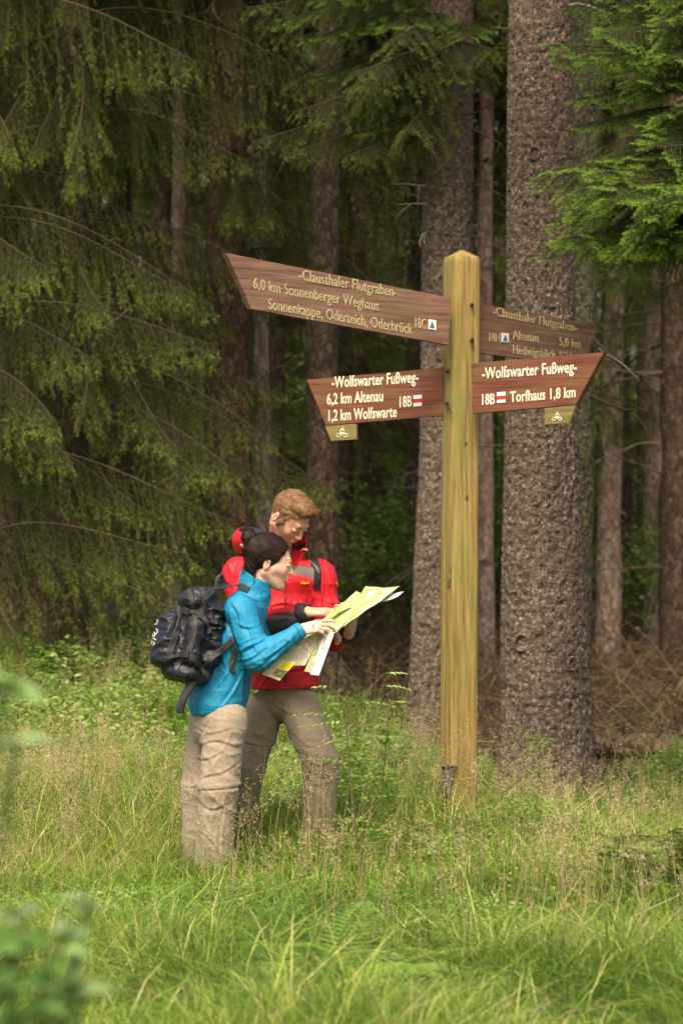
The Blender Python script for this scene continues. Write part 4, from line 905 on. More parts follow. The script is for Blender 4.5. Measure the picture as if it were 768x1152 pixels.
def hand(S, wrist, fwd, back, side, curl, sc=1.0, thumb=(.5, .3), spread=.0):
    X = np.array(tuple(fwd), float); X /= np.linalg.norm(X); Z = np.array(tuple(back), float); Z -= X * (X @ Z); Z /= np.linalg.norm(Z); Y = side * np.cross(Z, X); w = np.array(tuple(wrist), float)
    L = lambda x, y, z: w + (X * x + Y * y + Z * z) * sc
    ys = (.027, .009, -.009, -.026); ls = ((.041, .026, .021), (.046, .029, .022), (.042, .027, .021), (.033, .021, .019)); tips = []
    for i, y in enumerate(ys):
        kx = .088 - .005 * abs(i - 1); S.rc(L(.004, y * .6, 0), L(kx, y, 0), .0155 * sc, .0112 * sc, .012)
    S.rc(L(.02, .018, -.006), L(.05, .028, -.010), .016 * sc, .012 * sc, .012)
    for i, (y, l) in enumerate(zip(ys, ls)):
        p = np.array([.088 - .005 * abs(i - 1), y, 0.]); a = 0; r = (.0096, .0085, .0075, .0064) if i < 3 else (.0084, .0074, .0066, .0056); c = curl[i] if np.ndim(curl[i]) else (curl[i],) * 3
        for j in range(3):
            a += c[j]; q = p + np.array([math.cos(a), (1.2 - i) * spread * math.cos(a), -math.sin(a)]) * l[j]; S.rc(L(*p), L(*q), r[j] * sc, r[j + 1] * sc, .0035); p = q
        tips.append(L(*p))
    p = np.array([.028, .026, -.008]); d0 = np.array([math.cos(thumb[0]), math.sin(thumb[0]), -thumb[1]])
    for l, r0_, r1_, da in ((.036, .0135, .0108, 0), (.030, .0108, .0098, -.3), (.024, .0098, .0075, -.35)):
        th = math.atan2(d0[1], d0[0]) + da; d1 = np.array([math.cos(th), math.sin(th), d0[2] * 1.0]); d1 /= np.linalg.norm(d1); q = p + d1 * l; S.rc(L(*p), L(*q), r0_ * sc, r1_ * sc, .005); p = q; d0 = d1
    return tips
def creases(p, s, seed, amp, sharp=1.0):
    w_ = vnoise(p * np.array(s) * .5, seed + 9)[:, None] * .5; n_ = vnoise(p * np.array(s) + w_, seed); m_ = vnoise(p * np.array(s) * 2.1 + 5 + w_, seed + 3); return amp * (2.2 * np.clip(1 - 1.6 * np.abs(n_), 0, 1) ** 2 + .9 * np.clip(1 - 1.6 * np.abs(m_), 0, 1) ** 2 - 1.1)
def folds(p, lines, w_=.0075, amp=.006):
    """cloth folds: raised ridges with a furrow beside them, along lines on the side of the garment that shows"""
    d = np.zeros(len(p))
    for (Y, yc, pts) in lines:
        L = catmull([P(x, y, Y) for x, y in pts], 4); a = amp * pts_amp(pts)
        best = np.full(len(p), 9.0); sgn = np.zeros(len(p)); tt = np.zeros(len(p)); m = len(L) - 1
        lo = L.min(0) - .04; hi = L.max(0) + .04; k = (p[:, 0] > lo[0]) & (p[:, 0] < hi[0]) & (p[:, 2] > lo[2]) & (p[:, 2] < hi[2]) & (p[:, 1] < yc)
        if not k.any(): continue
        q_ = p[k][:, [0, 2]]; b_ = np.full(len(q_), 9.0); s_ = np.zeros(len(q_)); t_ = np.zeros(len(q_))
        for i in range(m):
            A = L[i][[0, 2]]; B = L[i + 1][[0, 2]]; e = B - A; l2 = e @ e + 1e-12; u = np.clip((q_ - A) @ e / l2, 0, 1); r_ = q_ - A - u[:, None] * e; dd = np.hypot(r_[:, 0], r_[:, 1]); c_ = dd < b_
            b_[c_] = dd[c_]; s_[c_] = np.sign(e[0] * r_[c_, 1] - e[1] * r_[c_, 0]); t_[c_] = (i + u[c_]) / m
        x = b_ * s_; tp = np.sin(np.clip(t_ * .9 + .05, 0, 1) * math.pi) ** .6
        d[k] += a * tp * (np.exp(-(x / w_) ** 2) - .85 * np.exp(-((x + 1.5 * w_) / w_) ** 2))
    return d
def pts_amp(pts): return .75 + .5 * ((pts[0][0] * 7 + pts[0][1] * 3) % 10) / 10
def axial(p, a, b):
    a = np.array(tuple(a)); b = np.array(tuple(b)); d = b - a; L = np.linalg.norm(d); d /= L; t = (p - a) @ d; return t / L, p - a - t[:, None] * d
def strands(g, V, Nn, flow, n, L, w_, seed, off=.001, steps=5, lift=0., tint=(.2, .95), keepf=None):
    r_ = np.random.default_rng(seed); i = r_.integers(len(V), size=n); p = V[i].copy(); nn = Nn[i]; rows = []; cl = vnoise(p * 60, 4) * .25 + .5
    ll = L * r_.uniform(.6, 1.2, n); jit = r_.normal(0, .22, (n, 3)); p = p + nn * off
    for k in range(steps + 1):
        f = flow(p) + jit; f -= nn * (f * nn).sum(1)[:, None] * (1 - lift); f /= np.linalg.norm(f, axis=1)[:, None] + 1e-9; f = f + nn * lift * .6; s_ = np.cross(f, nn); s_ /= np.linalg.norm(s_, axis=1)[:, None] + 1e-9; wd = w_ * (1 - (k / steps) ** 2 * .8)
        rows.append((p - s_ * wd / 2, p + s_ * wd / 2)); p = p + f * (ll / steps)[:, None] - nn * (.0006 * k)
    Vv = np.stack([v for r2 in rows for v in r2], 1).reshape(-1, 3); m = 2 * (steps + 1); b = (np.arange(n) * m)[:, None]
    q = np.concatenate([b + np.array([[2 * k, 2 * k + 1, 2 * k + 3, 2 * k + 2]]) for k in range(steps)]); t = np.clip(cl + r_.normal(0, .18, n), *tint); g.add(Vv, q, None, np.repeat(t, m))
def vnormals(V, Q):
    a = np.cross(V[Q[:, 2]] - V[Q[:, 0]], V[Q[:, 3]] - V[Q[:, 1]]); Nn = np.zeros_like(V)
    for k in range(4): np.add.at(Nn, Q[:, k], a)
    return Nn / (np.linalg.norm(Nn, axis=1)[:, None] + 1e-12)

# ------------------------------------------------------------------ WOMAN
YW = 11.65
fw = P(238, 990, YW); WO = empty('person', (fw.x, YW, float(ground_z(fw.x, YW))), 'woman with dark hair in a bun, bright blue jacket and beige trousers, reading the map', 'person')
F = np.array([math.cos(.25), math.sin(.25), 0]); Rt = np.array([F[1], -F[0], 0])
j = dict(pel=P(246, 800, YW), che=P(268, 712, YW), nk=P(286, 668, YW), rs=P(271, 687, 11.50), ls=P(277, 684, 11.83), re=P(290, 741, 11.42), rw=P(338, 709, 11.47), le=P(300, 738, 11.88), lw=P(352, 716, 11.72))
H = Head(P(303, 634, YW), .14, R(8), 0, 1.0)
S = Sdf(); H.build(S, False)
S.rc(H.w((-.028, 0, -.03)), j['nk'], .046, .053, .02); S.rc(j['che'], j['nk'], .10, .05, .03, sq=Rt, f=1.2); S.rc(j['pel'], j['che'], .10, .10, .03, sq=Rt, f=1.2)
for sh, el, wr in (('rs', 're', 'rw'), ('ls', 'le', 'lw')): S.rc(j[sh], j[el], .042, .034, .02); S.rc(j[el], j[wr], .034, .023, .02); S.rc(j['che'] + Vector((0, 0, .06)), j[sh], .05, .045, .03)
legs_w = [(P(254, 812, 11.57), P(246, 886, 11.545), P(239, 984, 11.60)), (P(236, 812, 11.76), P(226, 886, 11.77), P(226, 984, 11.80))]
for a_, b_, c_ in legs_w: S.rc(a_, b_, .07, .05, .03); S.rc(b_, c_, .05, .035, .02)
rwv = j['rw']; hand(S, rwv, (.93, -.10, .22), (-.15, -.75, .65), 1, [(.12, .25, .2), (.45, .5, .3), (.7, .7, .4), (.8, .7, .4)], .93, (.35, .35))
hand(S, j['lw'], (.9, -.2, .2), (0, .6, .8), -1, [.5, .55, .6, .6], .93)
body, Vb, Qb = sdf_obj('body', S, .0024, M['skin'], WO, col=lambda V: H.skin(V, False))
# jacket
S = Sdf(); up = np.array([0, 0, 1.])
S.rc(P(245, 790, YW), P(262, 722, YW), .128, .118, .04, sq=Rt, f=1.22); S.rc(P(262, 722, YW), P(274, 690, YW), .118, .085, .05, sq=Rt, f=1.3); S.rc(j['rs'], j['ls'], .066, .064, .04); S.rc(P(276, 690, YW), P(288, 672, YW), .085, .062, .04)
S.rc(P(266, 716, 11.57), P(288, 722, 11.58), .08, .055, .04)
S.rc(j['rs'], j['re'], .066, .059, .03); S.rc(j['re'], j['rw'], .058, .037, .03); S.rc(j['ls'], j['le'], .062, .055, .03); S.rc(j['le'], j['lw'], .052, .037, .03)
S.rc(P(284, 675, YW), P(289, 645, YW), .070, .070, .02); S.rc(P(288, 664, YW), P(294, 630, YW), .054, .066, .004, 's')
S.cut(P(245, 801, YW), (.12, 0, -1.0)); S.cut(P(287, 648, YW), (.5, 0, .86)); 

for w0_, e0_ in ((j['rw'], j['re']), (j['lw'], j['le'])): u0_ = (w0_ - e0_).normalized(); S.rc(w0_ + u0_ * .045, w0_ + u0_ * .16, .045, .06, .003, 's')
def dw(p):
    t, q = axial(p, j['re'], j['rw']); arm = sstep(.10, .06, np.linalg.norm(q, axis=1)) * sstep(-.25, 0, t) * sstep(1.3, 1, t)
    t2, q2 = axial(p, j['rs'], j['re']); arm2 = sstep(.10, .06, np.linalg.norm(q2, axis=1)) * sstep(0, .2, t2) * sstep(1.2, .9, t2)
    c1 = np.stack([t * .25, q[:, 0] * .3 + q[:, 2] * .3, q[:, 1] * .3], -1); c2 = np.stack([t2 * .28, q2[:, 0] * .4, q2[:, 1] * .4], -1)
    e = .0075 * sstep(.14, .02, np.linalg.norm(p - np.array(tuple(j['re'])), axis=1)) + .003
    return creases(c1, (26, 22, 22), 3, 1) * e * arm + creases(c2, (24, 20, 20), 5, 1) * e * arm2 + creases(p, (7, 7, 5), 8, .006) * (1 - np.maximum(arm, arm2)) + creases(p + .3 * p[:, [2, 0, 1]], (11, 11, 16), 9, .003)
FW = [(11.5, 11.62, l) for l in ([(259, 688), (264, 712), (273, 735)], [(275, 690), (284, 712), (289, 730)], [(266, 733), (280, 727), (297, 718)], [(268, 743), (284, 738), (300, 726)], [(272, 753), (290, 749), (306, 735)], [(285, 757), (305, 744), (328, 722)], [(295, 741), (312, 731), (332, 714)], [(303, 752), (313, 738)], [(317, 741), (321, 724)], [(326, 732), (329, 718)], [(268, 700), (278, 705), (290, 703)], [(262, 678), (270, 690), (272, 705)],
    [(247, 695), (243, 722), (238, 750)], [(262, 745), (250, 765), (230, 786)], [(273, 758), (263, 778), (249, 797)], [(241, 755), (228, 776), (214, 793)], [(287, 762), (282, 782), (279, 802)], [(252, 720), (250, 740), (256, 752)], [(230, 745), (224, 765), (216, 778)], [(291, 672), (297, 690), (300, 706)])]
dw0 = dw
dw = lambda p: dw0(p) * .45 + folds(p, FW, .0075, .0048)
jw_, Vj, Qj = sdf_obj('jacket', S, .0036, M['shell'], WO, col=lambda V: C(len(V), (.004, .20, .36)), disp=dw, rel=1)
# trousers
S = Sdf(); S.rc(P(244, 806, YW), P(243, 818, YW), .100, .108, .04, sq=Rt, f=1.15)
for (a_, b_, c_), ex in zip(legs_w, (0, 0)):
    S.rc(a_, b_, .100, .086, .025); S.rc(b_, c_, .086, .082, .03)
S.cut(P(240, 978, YW) - Vector((0, 0, .0)), (0, 0, -1)); zk = P(240, 882, YW).z
def dt(p):
    k_ = np.exp(-np.abs(p[:, 2] - zk - .1 * (p[:, 0] - fw.x)) / .05); base_ = creases(p + .35 * p[:, [2, 2, 0]], (8, 8, 9), 21, .0050) + creases(p + .3 * p[:, [1, 2, 0]], (15, 15, 22), 22, .0026) + .010 * vnoise(p * 6, 2)
    seam = .004 * sstep(.012, .008, np.abs(p[:, 2] - zk - .08 * (p[:, 0] - fw.x))) - .006 * sstep(.006, .002, np.abs(p[:, 2] - zk + .014 - .08 * (p[:, 0] - fw.x))); return base_ + seam
FT = [(11.55, 11.68, l) for l in ([(212, 812), (235, 823), (264, 816)], [(222, 838), (244, 831), (268, 838)], [(214, 857), (238, 850), (252, 842)], [(232, 871), (252, 866), (268, 856)], [(240, 810), (228, 830), (218, 850)], [(262, 822), (250, 845), (236, 866)], [(222, 898), (240, 908), (258, 900)], [(248, 893), (238, 925), (232, 955)], [(218, 930), (236, 940), (250, 960)], [(256, 905), (250, 940), (252, 970)], [(222, 905), (218, 940)], [(226, 960), (242, 970)], [(224, 875), (240, 868)])]
dt0 = dt
dt = lambda p: dt0(p) * .5 + folds(p, FT, .007, .0032)
tr, Vt, Qt = sdf_obj('trousers', S, .0038, M['cotton'], WO, col=lambda V: C(len(V), (.31, .255, .19)), disp=dt)
for (a_, b_, c_) in legs_w:
    S = Sdf(); zf = float(ground_z(c_.x, c_.y)) + .03; S.rc((c_.x, c_.y, c_.z + .02), (c_.x - .01, c_.y, zf + .05), .05, .048, .03); S.rc((c_.x - .02, c_.y, zf + .01), (c_.x + .15, c_.y + .03, zf), .042, .036, .04); S.cut((0, 0, zf - .035), (0, 0, -1))
    sdf_obj('boot', S, .006, M['cotton'], WO, col=lambda V: C(len(V), (.06, .045, .035)))
# hair
def hair_build(parent, H, S, m, flow, n, L, w_, lift, extra=None, res=.0028, amp=.0025, seed=3, keep=None):
    V, Q = S.net(res, lambda p: creases(H.loc(p), (40, 55, 55), seed, amp) + creases(H.loc(p), (90, 130, 130), seed + 1, amp * .4)); V = relax(V, Q, 1); g = Geo(); t = np.clip(.12 + .2 * vnoise(H.loc(V) * 55, 3), 0, 1); g.add(V, Q, None, t)
    Nn = vnormals(V, Q); strands(g, V, Nn, flow, n, L, w_, seed, lift=lift); o = g.obj('hair', m, parent, origin=tuple(parent.location)); return o
bunL = np.array([-.108, 0, .104]); bun = H.w(bunL)
S = Sdf(); S.el(H.w((-.016, 0, .042)), (.106, .085, .094), H.R, .01); S.cut(H.w((.0, 0, -.052)), H.R @ np.array([.62, 0, -.75]), .012) if False else None
S.cut(H.w((.076, 0, .080)), H.R @ np.array([.80, 0, -.60]), .008); S.cut(H.w((0, 0, -.068)), H.R @ np.array([.25, 0, -1]), .01)
S.el(H.w((-.075, 0, -.035)), (.034, .045, .045), H.R, .02)
S.el(bun, (.036, .040, .034), H.R, .004); S.el(H.w((-.100, .0, .078)), (.022, .024, .026), H.R, .012)
hair_build(WO, H, S, M['hair_dark'], lambda p: (bun - p) / (np.linalg.norm(bun - p, axis=1)[:, None]), 16000, .045, .0009, .03)
g = Geo(); T_ = [H.w(np.array([-.080, 0, .078]) + .026 * np.array([math.cos(t) * .65, math.sin(t), -math.cos(t) * .75])) for t in np.linspace(0, 6.283, 20)]; tube(g, T_, .0055, 8, cap=False)
g.obj('hair_tie', flat('pink_hair_tie', (.48, .06, .10), .8, .3), WO, origin=tuple(WO.location))
g = Geo(); r_ = np.random.default_rng(4)   # loose wisps
for k in range(26):
    a_ = bun + r_.normal(0, .02, 3); tube(g, catmull([a_, a_ + r_.normal(0, .010, 3) + [-.006, 0, .006], a_ + r_.normal(0, .014, 3) + [-.012, 0, -.008]], 5), .0007, 3, .5)
for k in range(16):
    a_ = H.w((-.06, -.05, -.05 + .01 * r_.normal())); tube(g, catmull([a_, a_ + np.array([-.008, -.004, -.02]) + r_.normal(0, .005, 3), a_ + np.array([-.01, -.006, -.04]) + r_.normal(0, .01, 3)], 5), .0008, 3, .4)
g.obj('loose_hair', M['hair_dark'], WO, origin=tuple(WO.location))
# ring, pocket zip
g = Geo(); bv = bvh_of((Vb, Qb))
P3, N3 = drape(bv, [(351.5, 702.5), (352.5, 706), (352.5, 709)], .0008); ribbon(g, P3, N3, .004, .0012) if len(P3) > 3 else None
if g.n: g.obj('ring', M['iron'], WO, origin=tuple(WO.location))
bvj = bvh_of((Vj, Qj)); g = Geo(); P3, N3 = drape(bvj, [(276, 747), (275, 765), (272.5, 783)], .001)
if len(P3) > 3: ribbon(g, P3, N3, .009, .0015); g.obj('pocket_zip', flat('dark_blue_zip', (.004, .07, .14), .5, .2), WO, origin=tuple(WO.location))
g = Geo(); P3, N3 = drape(bvj, [(210, 795.5), (228, 797), (250, 800), (270, 804)], .0004)
if len(P3) > 3: ribbon(g, P3, N3, .004, .0012); g.obj('hem_seam', flat('blue_seam', (.004, .17, .31), .6, .2), WO, origin=tuple(WO.location))

def on_blue(px, w_, th, name, m, off=.0012):
    P3, N3 = drape(bvj, px, off)
    if len(P3) > 3: g = Geo(); ribbon(g, P3, N3, w_, th); g.obj(name, m, WO, origin=tuple(WO.location), smooth=False)
dk = flat('blue_stitching', (.004, .15, .28), .7, .2)
on_blue([(259, 672), (254, 684), (252, 700), (256, 716)], .004, .001, 'arm_seam', dk); on_blue([(272, 668), (281, 673), (291, 676), (301, 675)], .004, .001, 'collar_seam', dk)
on_blue([(292, 668), (297, 664), (302, 667)], .004, .001, 'collar_seam', dk); on_blue([(262, 700), (270, 722), (281, 744), (300, 746), (320, 733), (336, 717)], .003, .0008, 'sleeve_seam', dk)
on_blue([(332, 704), (336, 710), (338, 717)], .006, .0015, 'cuff_edge', dk)
# ------------------------------------------------------------------ MAN
YM = 12.1
fm = P(318, 975, YM); MO = empty('person', (fm.x, YM, float(ground_z(fm.x, YM))), 'taller man with short light brown hair in a red jacket, bending over the map', 'person')
Fm = np.array([.28, -.96, 0]); Rm = np.array([.96, .28, 0])
q = dict(pel=P(322, 785, YM), che=P(318, 690, YM), nk=P(315, 628, YM), rs=P(271, 647, 12.12), ls=P(357, 650, 12.03), re=P(276, 708, 12.02), rw=P(346, 689, 11.80), le=P(376, 716, 11.98), lw=P(392, 713, 11.75))
HM = Head(P(325.5, 583, 11.98), -R(38), R(43), R(4), 1.02)
S = Sdf(); HM.build(S, True)
S.rc(HM.w((-.03, 0, -.03)), q['nk'], .055, .062, .02); S.rc(q['che'], q['nk'], .12, .06, .03, sq=Rm, f=1.3); S.rc(P(321, 770, YM), q['che'], .085, .115, .03, sq=Rm, f=1.15)
for sh, el, wr in (('rs', 're', 'rw'), ('ls', 'le', 'lw')): S.rc(q[sh], q[el], .05, .042, .02); S.rc(q[el], q[wr], .042, .028, .02); S.rc(q['che'] + Vector((0, 0, .12)), q[sh], .07, .055, .03)
legs_m = [(P(297, 800, 12.12), P(276, 868, 12.06), P(265, 972, 12.14)), (P(337, 795, 12.06), P(361, 858, 11.94), P(358, 972, 12.04))]
for a_, b_, c_ in legs_m: S.rc(a_, b_, .08, .055, .03); S.rc(b_, c_, .055, .04, .02)
hand(S, q['rw'], (1.0, -.12, .03), (-.1, -.35, .93), 1, [(.10, .12, .1), (.35, .4, .3), (.6, .6, .4), (.7, .7, .4)], 1.0, (.4, .5))
hand(S, q['lw'] + Vector((.010, -.02, .015)), (.10, -.45, .75), (.62, -.5, .2), 1, [(1.0, .5, .3), (1.05, .55, .3), (1.1, .55, .35), (1.15, .6, .4)], 1.0, (.25, .3))
bm_, Vbm, Qbm = sdf_obj('body', S, .0026, M['skin'], MO, col=lambda V: HM.skin(V, True))
S = Sdf(); S.rc(P(320, 772, YM), P(318, 700, YM), .142, .145, .05, sq=Rm, f=1.18); S.rc(P(318, 700, YM), P(317, 660, YM), .145, .12, .05, sq=Rm, f=1.32)
S.rc(q['rs'], q['ls'], .074, .072, .05); S.rc(P(317, 655, YM), P(316, 632, YM), .11, .085, .04)
S.rc(q['rs'], q['re'], .076, .064, .065); S.rc(q['re'], q['rw'] - (q['rw'] - q['re']).normalized() * .02, .066, .050, .03); S.rc(q['ls'], q['le'], .070, .060, .075); S.rc(q['le'], q['lw'], .066, .048, .03)
S.rc(P(317, 632, 12.08), P(327, 612, 11.99), .082, .080, .02)
S.rc(P(322, 632, 12.0), P(334, 590, 11.93), .056, .082, .006, 's')
hc = P(287, 603, 12.15); rot = np.array(Matrix.Rotation(-.45, 3, 'Y')); S.el(hc, (.118, .115, .080), rot, .02); S.el(P(297, 588, 12.13), (.125, .125, .085), rot, .012, 's'); S.rc(HM.w((-.03, 0, -.02)), q['nk'], .066, .066, .006, 's')
S.cut(P(322, 774, YM), (.03, 0, -1)); 
for w0_, e0_ in ((q['rw'], q['re']), (q['lw'], q['le'])): u0_ = (w0_ - e0_).normalized(); S.rc(w0_ + u0_ * .054, w0_ + u0_ * .18, .055, .07, .003, 's')
qn = {k_: np.array(tuple(v)) for k_, v in q.items()}
def dm(p):
    t, o_ = axial(p, q['ls'], q['le']); arm = sstep(.11, .07, np.linalg.norm(o_, axis=1)) * sstep(0, .2, t) * sstep(1.2, .9, t); t3, o3 = axial(p, q['re'], q['rw']); a3 = sstep(.1, .06, np.linalg.norm(o3, axis=1)) * sstep(-.1, .1, t3)
    t4, o4 = axial(p, q['rs'], q['re']); a4 = sstep(.12, .07, np.linalg.norm(o4, axis=1)) * sstep(-.1, .1, t4)
    return creases(np.stack([t * .3, o_[:, 0] * .4, o_[:, 1] * .4], -1), (18, 14, 14), 33, .0035) * arm + creases(np.stack([t3 * .28, o3[:, 2] * .4, o3[:, 1] * .4], -1), (22, 14, 14), 35, .0035) * a3 + creases(np.stack([t4 * .3 + o4[:, 0], o4[:, 2] * .4, o4[:, 1] * .4], -1), (20, 14, 14), 36, .0035) * a4 + creases(p + .3 * p[:, [2, 0, 1]], (6, 6, 5), 31, .004) + creases(p + .4 * p[:, [2, 0, 1]], (11, 11, 14), 34, .0018)
def cm(V):
    c = C(len(V), (.50, .012, .022)); grey = np.array((.085, .075, .065)); dark = np.array((.018, .018, .020))
    t, o_ = axial(V, q['re'], q['rw']); on = (np.linalg.norm(o_, axis=1) < .095) & (t > .05); c[on & (o_[:, 2] < .018)] = grey; c[on & (t > .90)] = dark
    t, o_ = axial(V, q['le'], q['lw']); c[(np.linalg.norm(o_, axis=1) < .08) & (t > 1.03)] = dark
    a1 = P(326, 636, YM); a2 = P(356, 648, YM); m_ = (V[:, 1] < YM - .02) & (V[:, 0] > a1.x) & (V[:, 0] < P(357, 640, YM).x) & (V[:, 2] < a1.z - .02 * (V[:, 0] - a1.x)) & (V[:, 2] > P(340, 648, YM).z - .25 * (V[:, 0] - P(340, 648, YM).x)); c[m_] = (.12, .095, .085)
    # dark lining of hood and collar: faces turned to the neck
    hcn = np.array(tuple(P(297, 588, 12.13))); qq = (V - hcn) @ rot; ins = np.linalg.norm(qq / np.array([.128, .128, .088]), axis=1) < 1.0; c[ins & (V[:, 2] > q['nk'].z - .03)] = dark
    nn, oo = axial(V, HM.w((-.03, 0, -.02)), q['nk']); c[(np.linalg.norm(oo, axis=1) < .071) & (V[:, 2] > q['nk'].z)] = dark
    return c
FMn = [(12.0, 12.12, l) for l in ([(328, 662), (334, 680), (332, 700)], [(352, 668), (345, 690), (343, 712)], [(302, 716), (330, 733), (358, 726)], [(300, 742), (328, 753), (359, 744)], [(336, 705), (348, 735)], [(366, 632), (373, 655), (380, 680)], [(358, 645), (364, 672), (366, 700)], [(370, 676), (379, 679), (388, 675)], [(367, 688), (377, 692), (386, 689)], [(372, 640), (380, 660)], [(365, 700), (376, 704), (385, 700)],
    [(254, 632), (260, 645), (258, 665)], [(262, 620), (256, 640), (252, 655)], [(271, 630), (264, 650), (262, 668)], [(250, 650), (262, 660)], [(308, 655), (306, 675)], [(300, 682), (318, 678), (336, 681)], [(302, 690), (320, 688), (334, 690)], [(310, 698), (325, 694)], [(340, 760), (350, 752), (360, 756)])]
dm0 = dm
dm = lambda p: dm0(p) * .4 + folds(p, FMn, .0085, .0046)
mj, Vm, Qm = sdf_obj('jacket', S, .0038, M['shell'], MO, col=cm, disp=dm)
S = Sdf(); S.rc(P(322, 768, YM), P(320, 790, YM), .118, .100, .03, sq=Rm, f=1.15)
for a_, b_, c_ in legs_m: S.rc(a_, b_, .098, .086, .012); S.rc(b_, c_, .086, .072, .02)
S.cut(P(320, 968, YM), (0, 0, -1)); zk2 = P(350, 836, YM).z
def dtm(p):
    kn = np.exp(-((p[:, 2] - zk2 + .05) / .14) ** 2); return creases(p + .4 * p[:, [2, 2, 0]], (6, 6, 7), 41, .0045) + creases(p + .3 * p[:, [1, 2, 0]], (13, 13, 20), 42, .0018) * (1 + kn) + .009 * vnoise(p * 5, 2) + .003 * sstep(.010, .007, np.abs(p[:, 2] - zk2 + .15 * (p[:, 0] - fm.x) + .01)) - .006 * sstep(.006, .002, np.abs(p[:, 2] - zk2 + .15 * (p[:, 0] - fm.x) + .026))
FTm = [(12.0, 12.14, l) for l in ([(308, 792), (330, 802), (356, 794)], [(306, 800), (318, 818), (322, 840)], [(334, 828), (352, 838), (378, 826)], [(340, 848), (358, 858), (382, 848)], [(344, 868), (360, 880), (381, 872)], [(350, 895), (354, 930), (360, 960)], [(374, 880), (370, 915), (372, 945)], [(343, 905), (352, 915)], [(283, 815), (292, 835), (288, 855)], [(268, 880), (274, 910), (268, 945)], [(345, 800), (362, 815), (372, 835)], [(350, 940), (368, 948)])]
dtm0 = dtm
dtm = lambda p: dtm0(p) * .5 + folds(p, FTm, .008, .0034)
sdf_obj('trousers', S, .0042, M['cotton'], MO, col=lambda V: C(len(V), (.215, .175, .125)), disp=dtm)
for (a_, b_, c_) in legs_m:
    S = Sdf(); zf = float(ground_z(c_.x, c_.y)) + .035; S.rc((c_.x, c_.y, c_.z + .02), (c_.x - .01, c_.y, zf + .05), .055, .05, .03); S.rc((c_.x - .01, c_.y + .02, zf + .01), (c_.x + .07, c_.y - .15, zf), .046, .04, .04); S.cut((0, 0, zf - .04), (0, 0, -1))
    sdf_obj('boot', S, .006, M['cotton'], MO, col=lambda V: C(len(V), (.05, .04, .032)))
S = Sdf(); S.el(HM.w((-.012, 0, .040)), np.array((.099, .0775, .093)) * 1.01, HM.R, .01); S.el(HM.w((.035, 0, .104)), np.array((.060, .058, .024)) * 1.02, HM.R, .03); S.el(HM.w((.072, 0, .088)), np.array((.028, .048, .024)) * 1.02, HM.R, .02)
S.cut(HM.w((.080, 0, .082)), HM.R @ np.array([.80, 0, -.60]), .006); S.cut(HM.w((0, 0, -.02)), HM.R @ np.array([.55, 0, -1]), .012)
for y in (-1, 1): S.rc(HM.w((.02, y * .078, .0)), HM.w((.012, y * .078, -.022)), .010, .006, .008)
upv = HM.R @ np.array([.55, .25, .45]);
hair_build(MO, HM, S, M['hair_light'], lambda p: np.tile(upv, (len(p), 1)) + .5 * np.stack([vnoise(p * 45, 1), vnoise(p * 45, 2), vnoise(p * 45, 3)], -1), 26000, .020, .0009, .12, seed=9, amp=.0018)
bvm = bvh_of((Vm, Qm)); black = flat('black_webbing', (.012, .012, .014), .6, .2)
def on_jacket(px, w_, th, name, m, off=.003, bv=bvm, par=MO, n=8):
    P3, N3 = drape(bv, px, off, n)
    if len(P3) < 3: return
    g = Geo(); ribbon(g, P3, N3, w_, th); g.obj(name, m, par, origin=tuple(par.location), smooth=False)
on_jacket([(349, 624), (354, 631), (357, 640), (357.5, 650), (356, 662)], .034, .006, 'pack_strap', black, .004)
on_jacket([(350, 634), (356, 640), (359, 646)], .012, .006, 'strap_buckle', flat('dark_buckle', (.05, .05, .055), .4, .2), .011)
on_jacket([(321, 645), (321, 690), (321.5, 730), (321, 768)], .010, .003, 'front_zip', flat('dark_red_zip', (.20, .008, .012), .6, .2), .001)
on_jacket([(271, 612), (275.5, 618), (278, 626)], .010, .002, 'reflective_piping', flat('pale_piping', (.72, .70, .66), .5, .1), .002)
on_jacket([(333, 617), (341, 614), (349, 613)], .022, .004, 'chin_guard', black, .002)
on_jacket([(340.5, 620), (342.5, 618.5), (344.5, 618)], .010, .004, 'collar_emblem', flat('gold_emblem', (.55, .38, .09), .5, .2), .006)
on_jacket([(300, 770), (320, 771), (340, 771.5), (358, 771)], .004, .0015, 'hem_seam', flat('red_seam', (.32, .008, .014), .6, .2), .001)
rd = flat('dark_red_stitching', (.34, .006, .012), .7, .2)
on_jacket([(350, 664), (352, 676), (352, 690)], .006, .002, 'pocket_zip', rd, .001); on_jacket([(305, 664), (304, 676), (305, 686)], .006, .002, 'pocket_zip', rd, .001)
on_jacket([(360, 628), (364, 645), (364, 664), (361, 684)], .004, .001, 'arm_seam', rd, .001); on_jacket([(330, 634), (340, 636), (352, 638)], .004, .001, 'yoke_seam', rd, .001)
gold = flat('orange_emblem', (.75, .33, .03), .5, .1); g = Geo()
for px in ([(339, 653), (339, 656.5)], [(339, 656.5), (341.2, 656.5)], [(341.5, 652.8), (341.5, 655.5)], [(343, 654), (343.2, 656.8)], [(344.6, 654), (344.6, 656.8), (346.2, 655.5)], [(347.2, 652.3), (347.2, 656.4)], [(341, 656.8), (345, 657)]):
    P3, N3 = drape(bvm, px, .001, 4)
    if len(P3) > 2: ribbon(g, P3, N3, .0055, .0018)
g.obj('chest_emblem', gold, MO, origin=tuple(MO.location))
on_jacket([(378, 655), (380.5, 662), (381, 669)], .010, .002, 'sleeve_emblem', gold, .001)
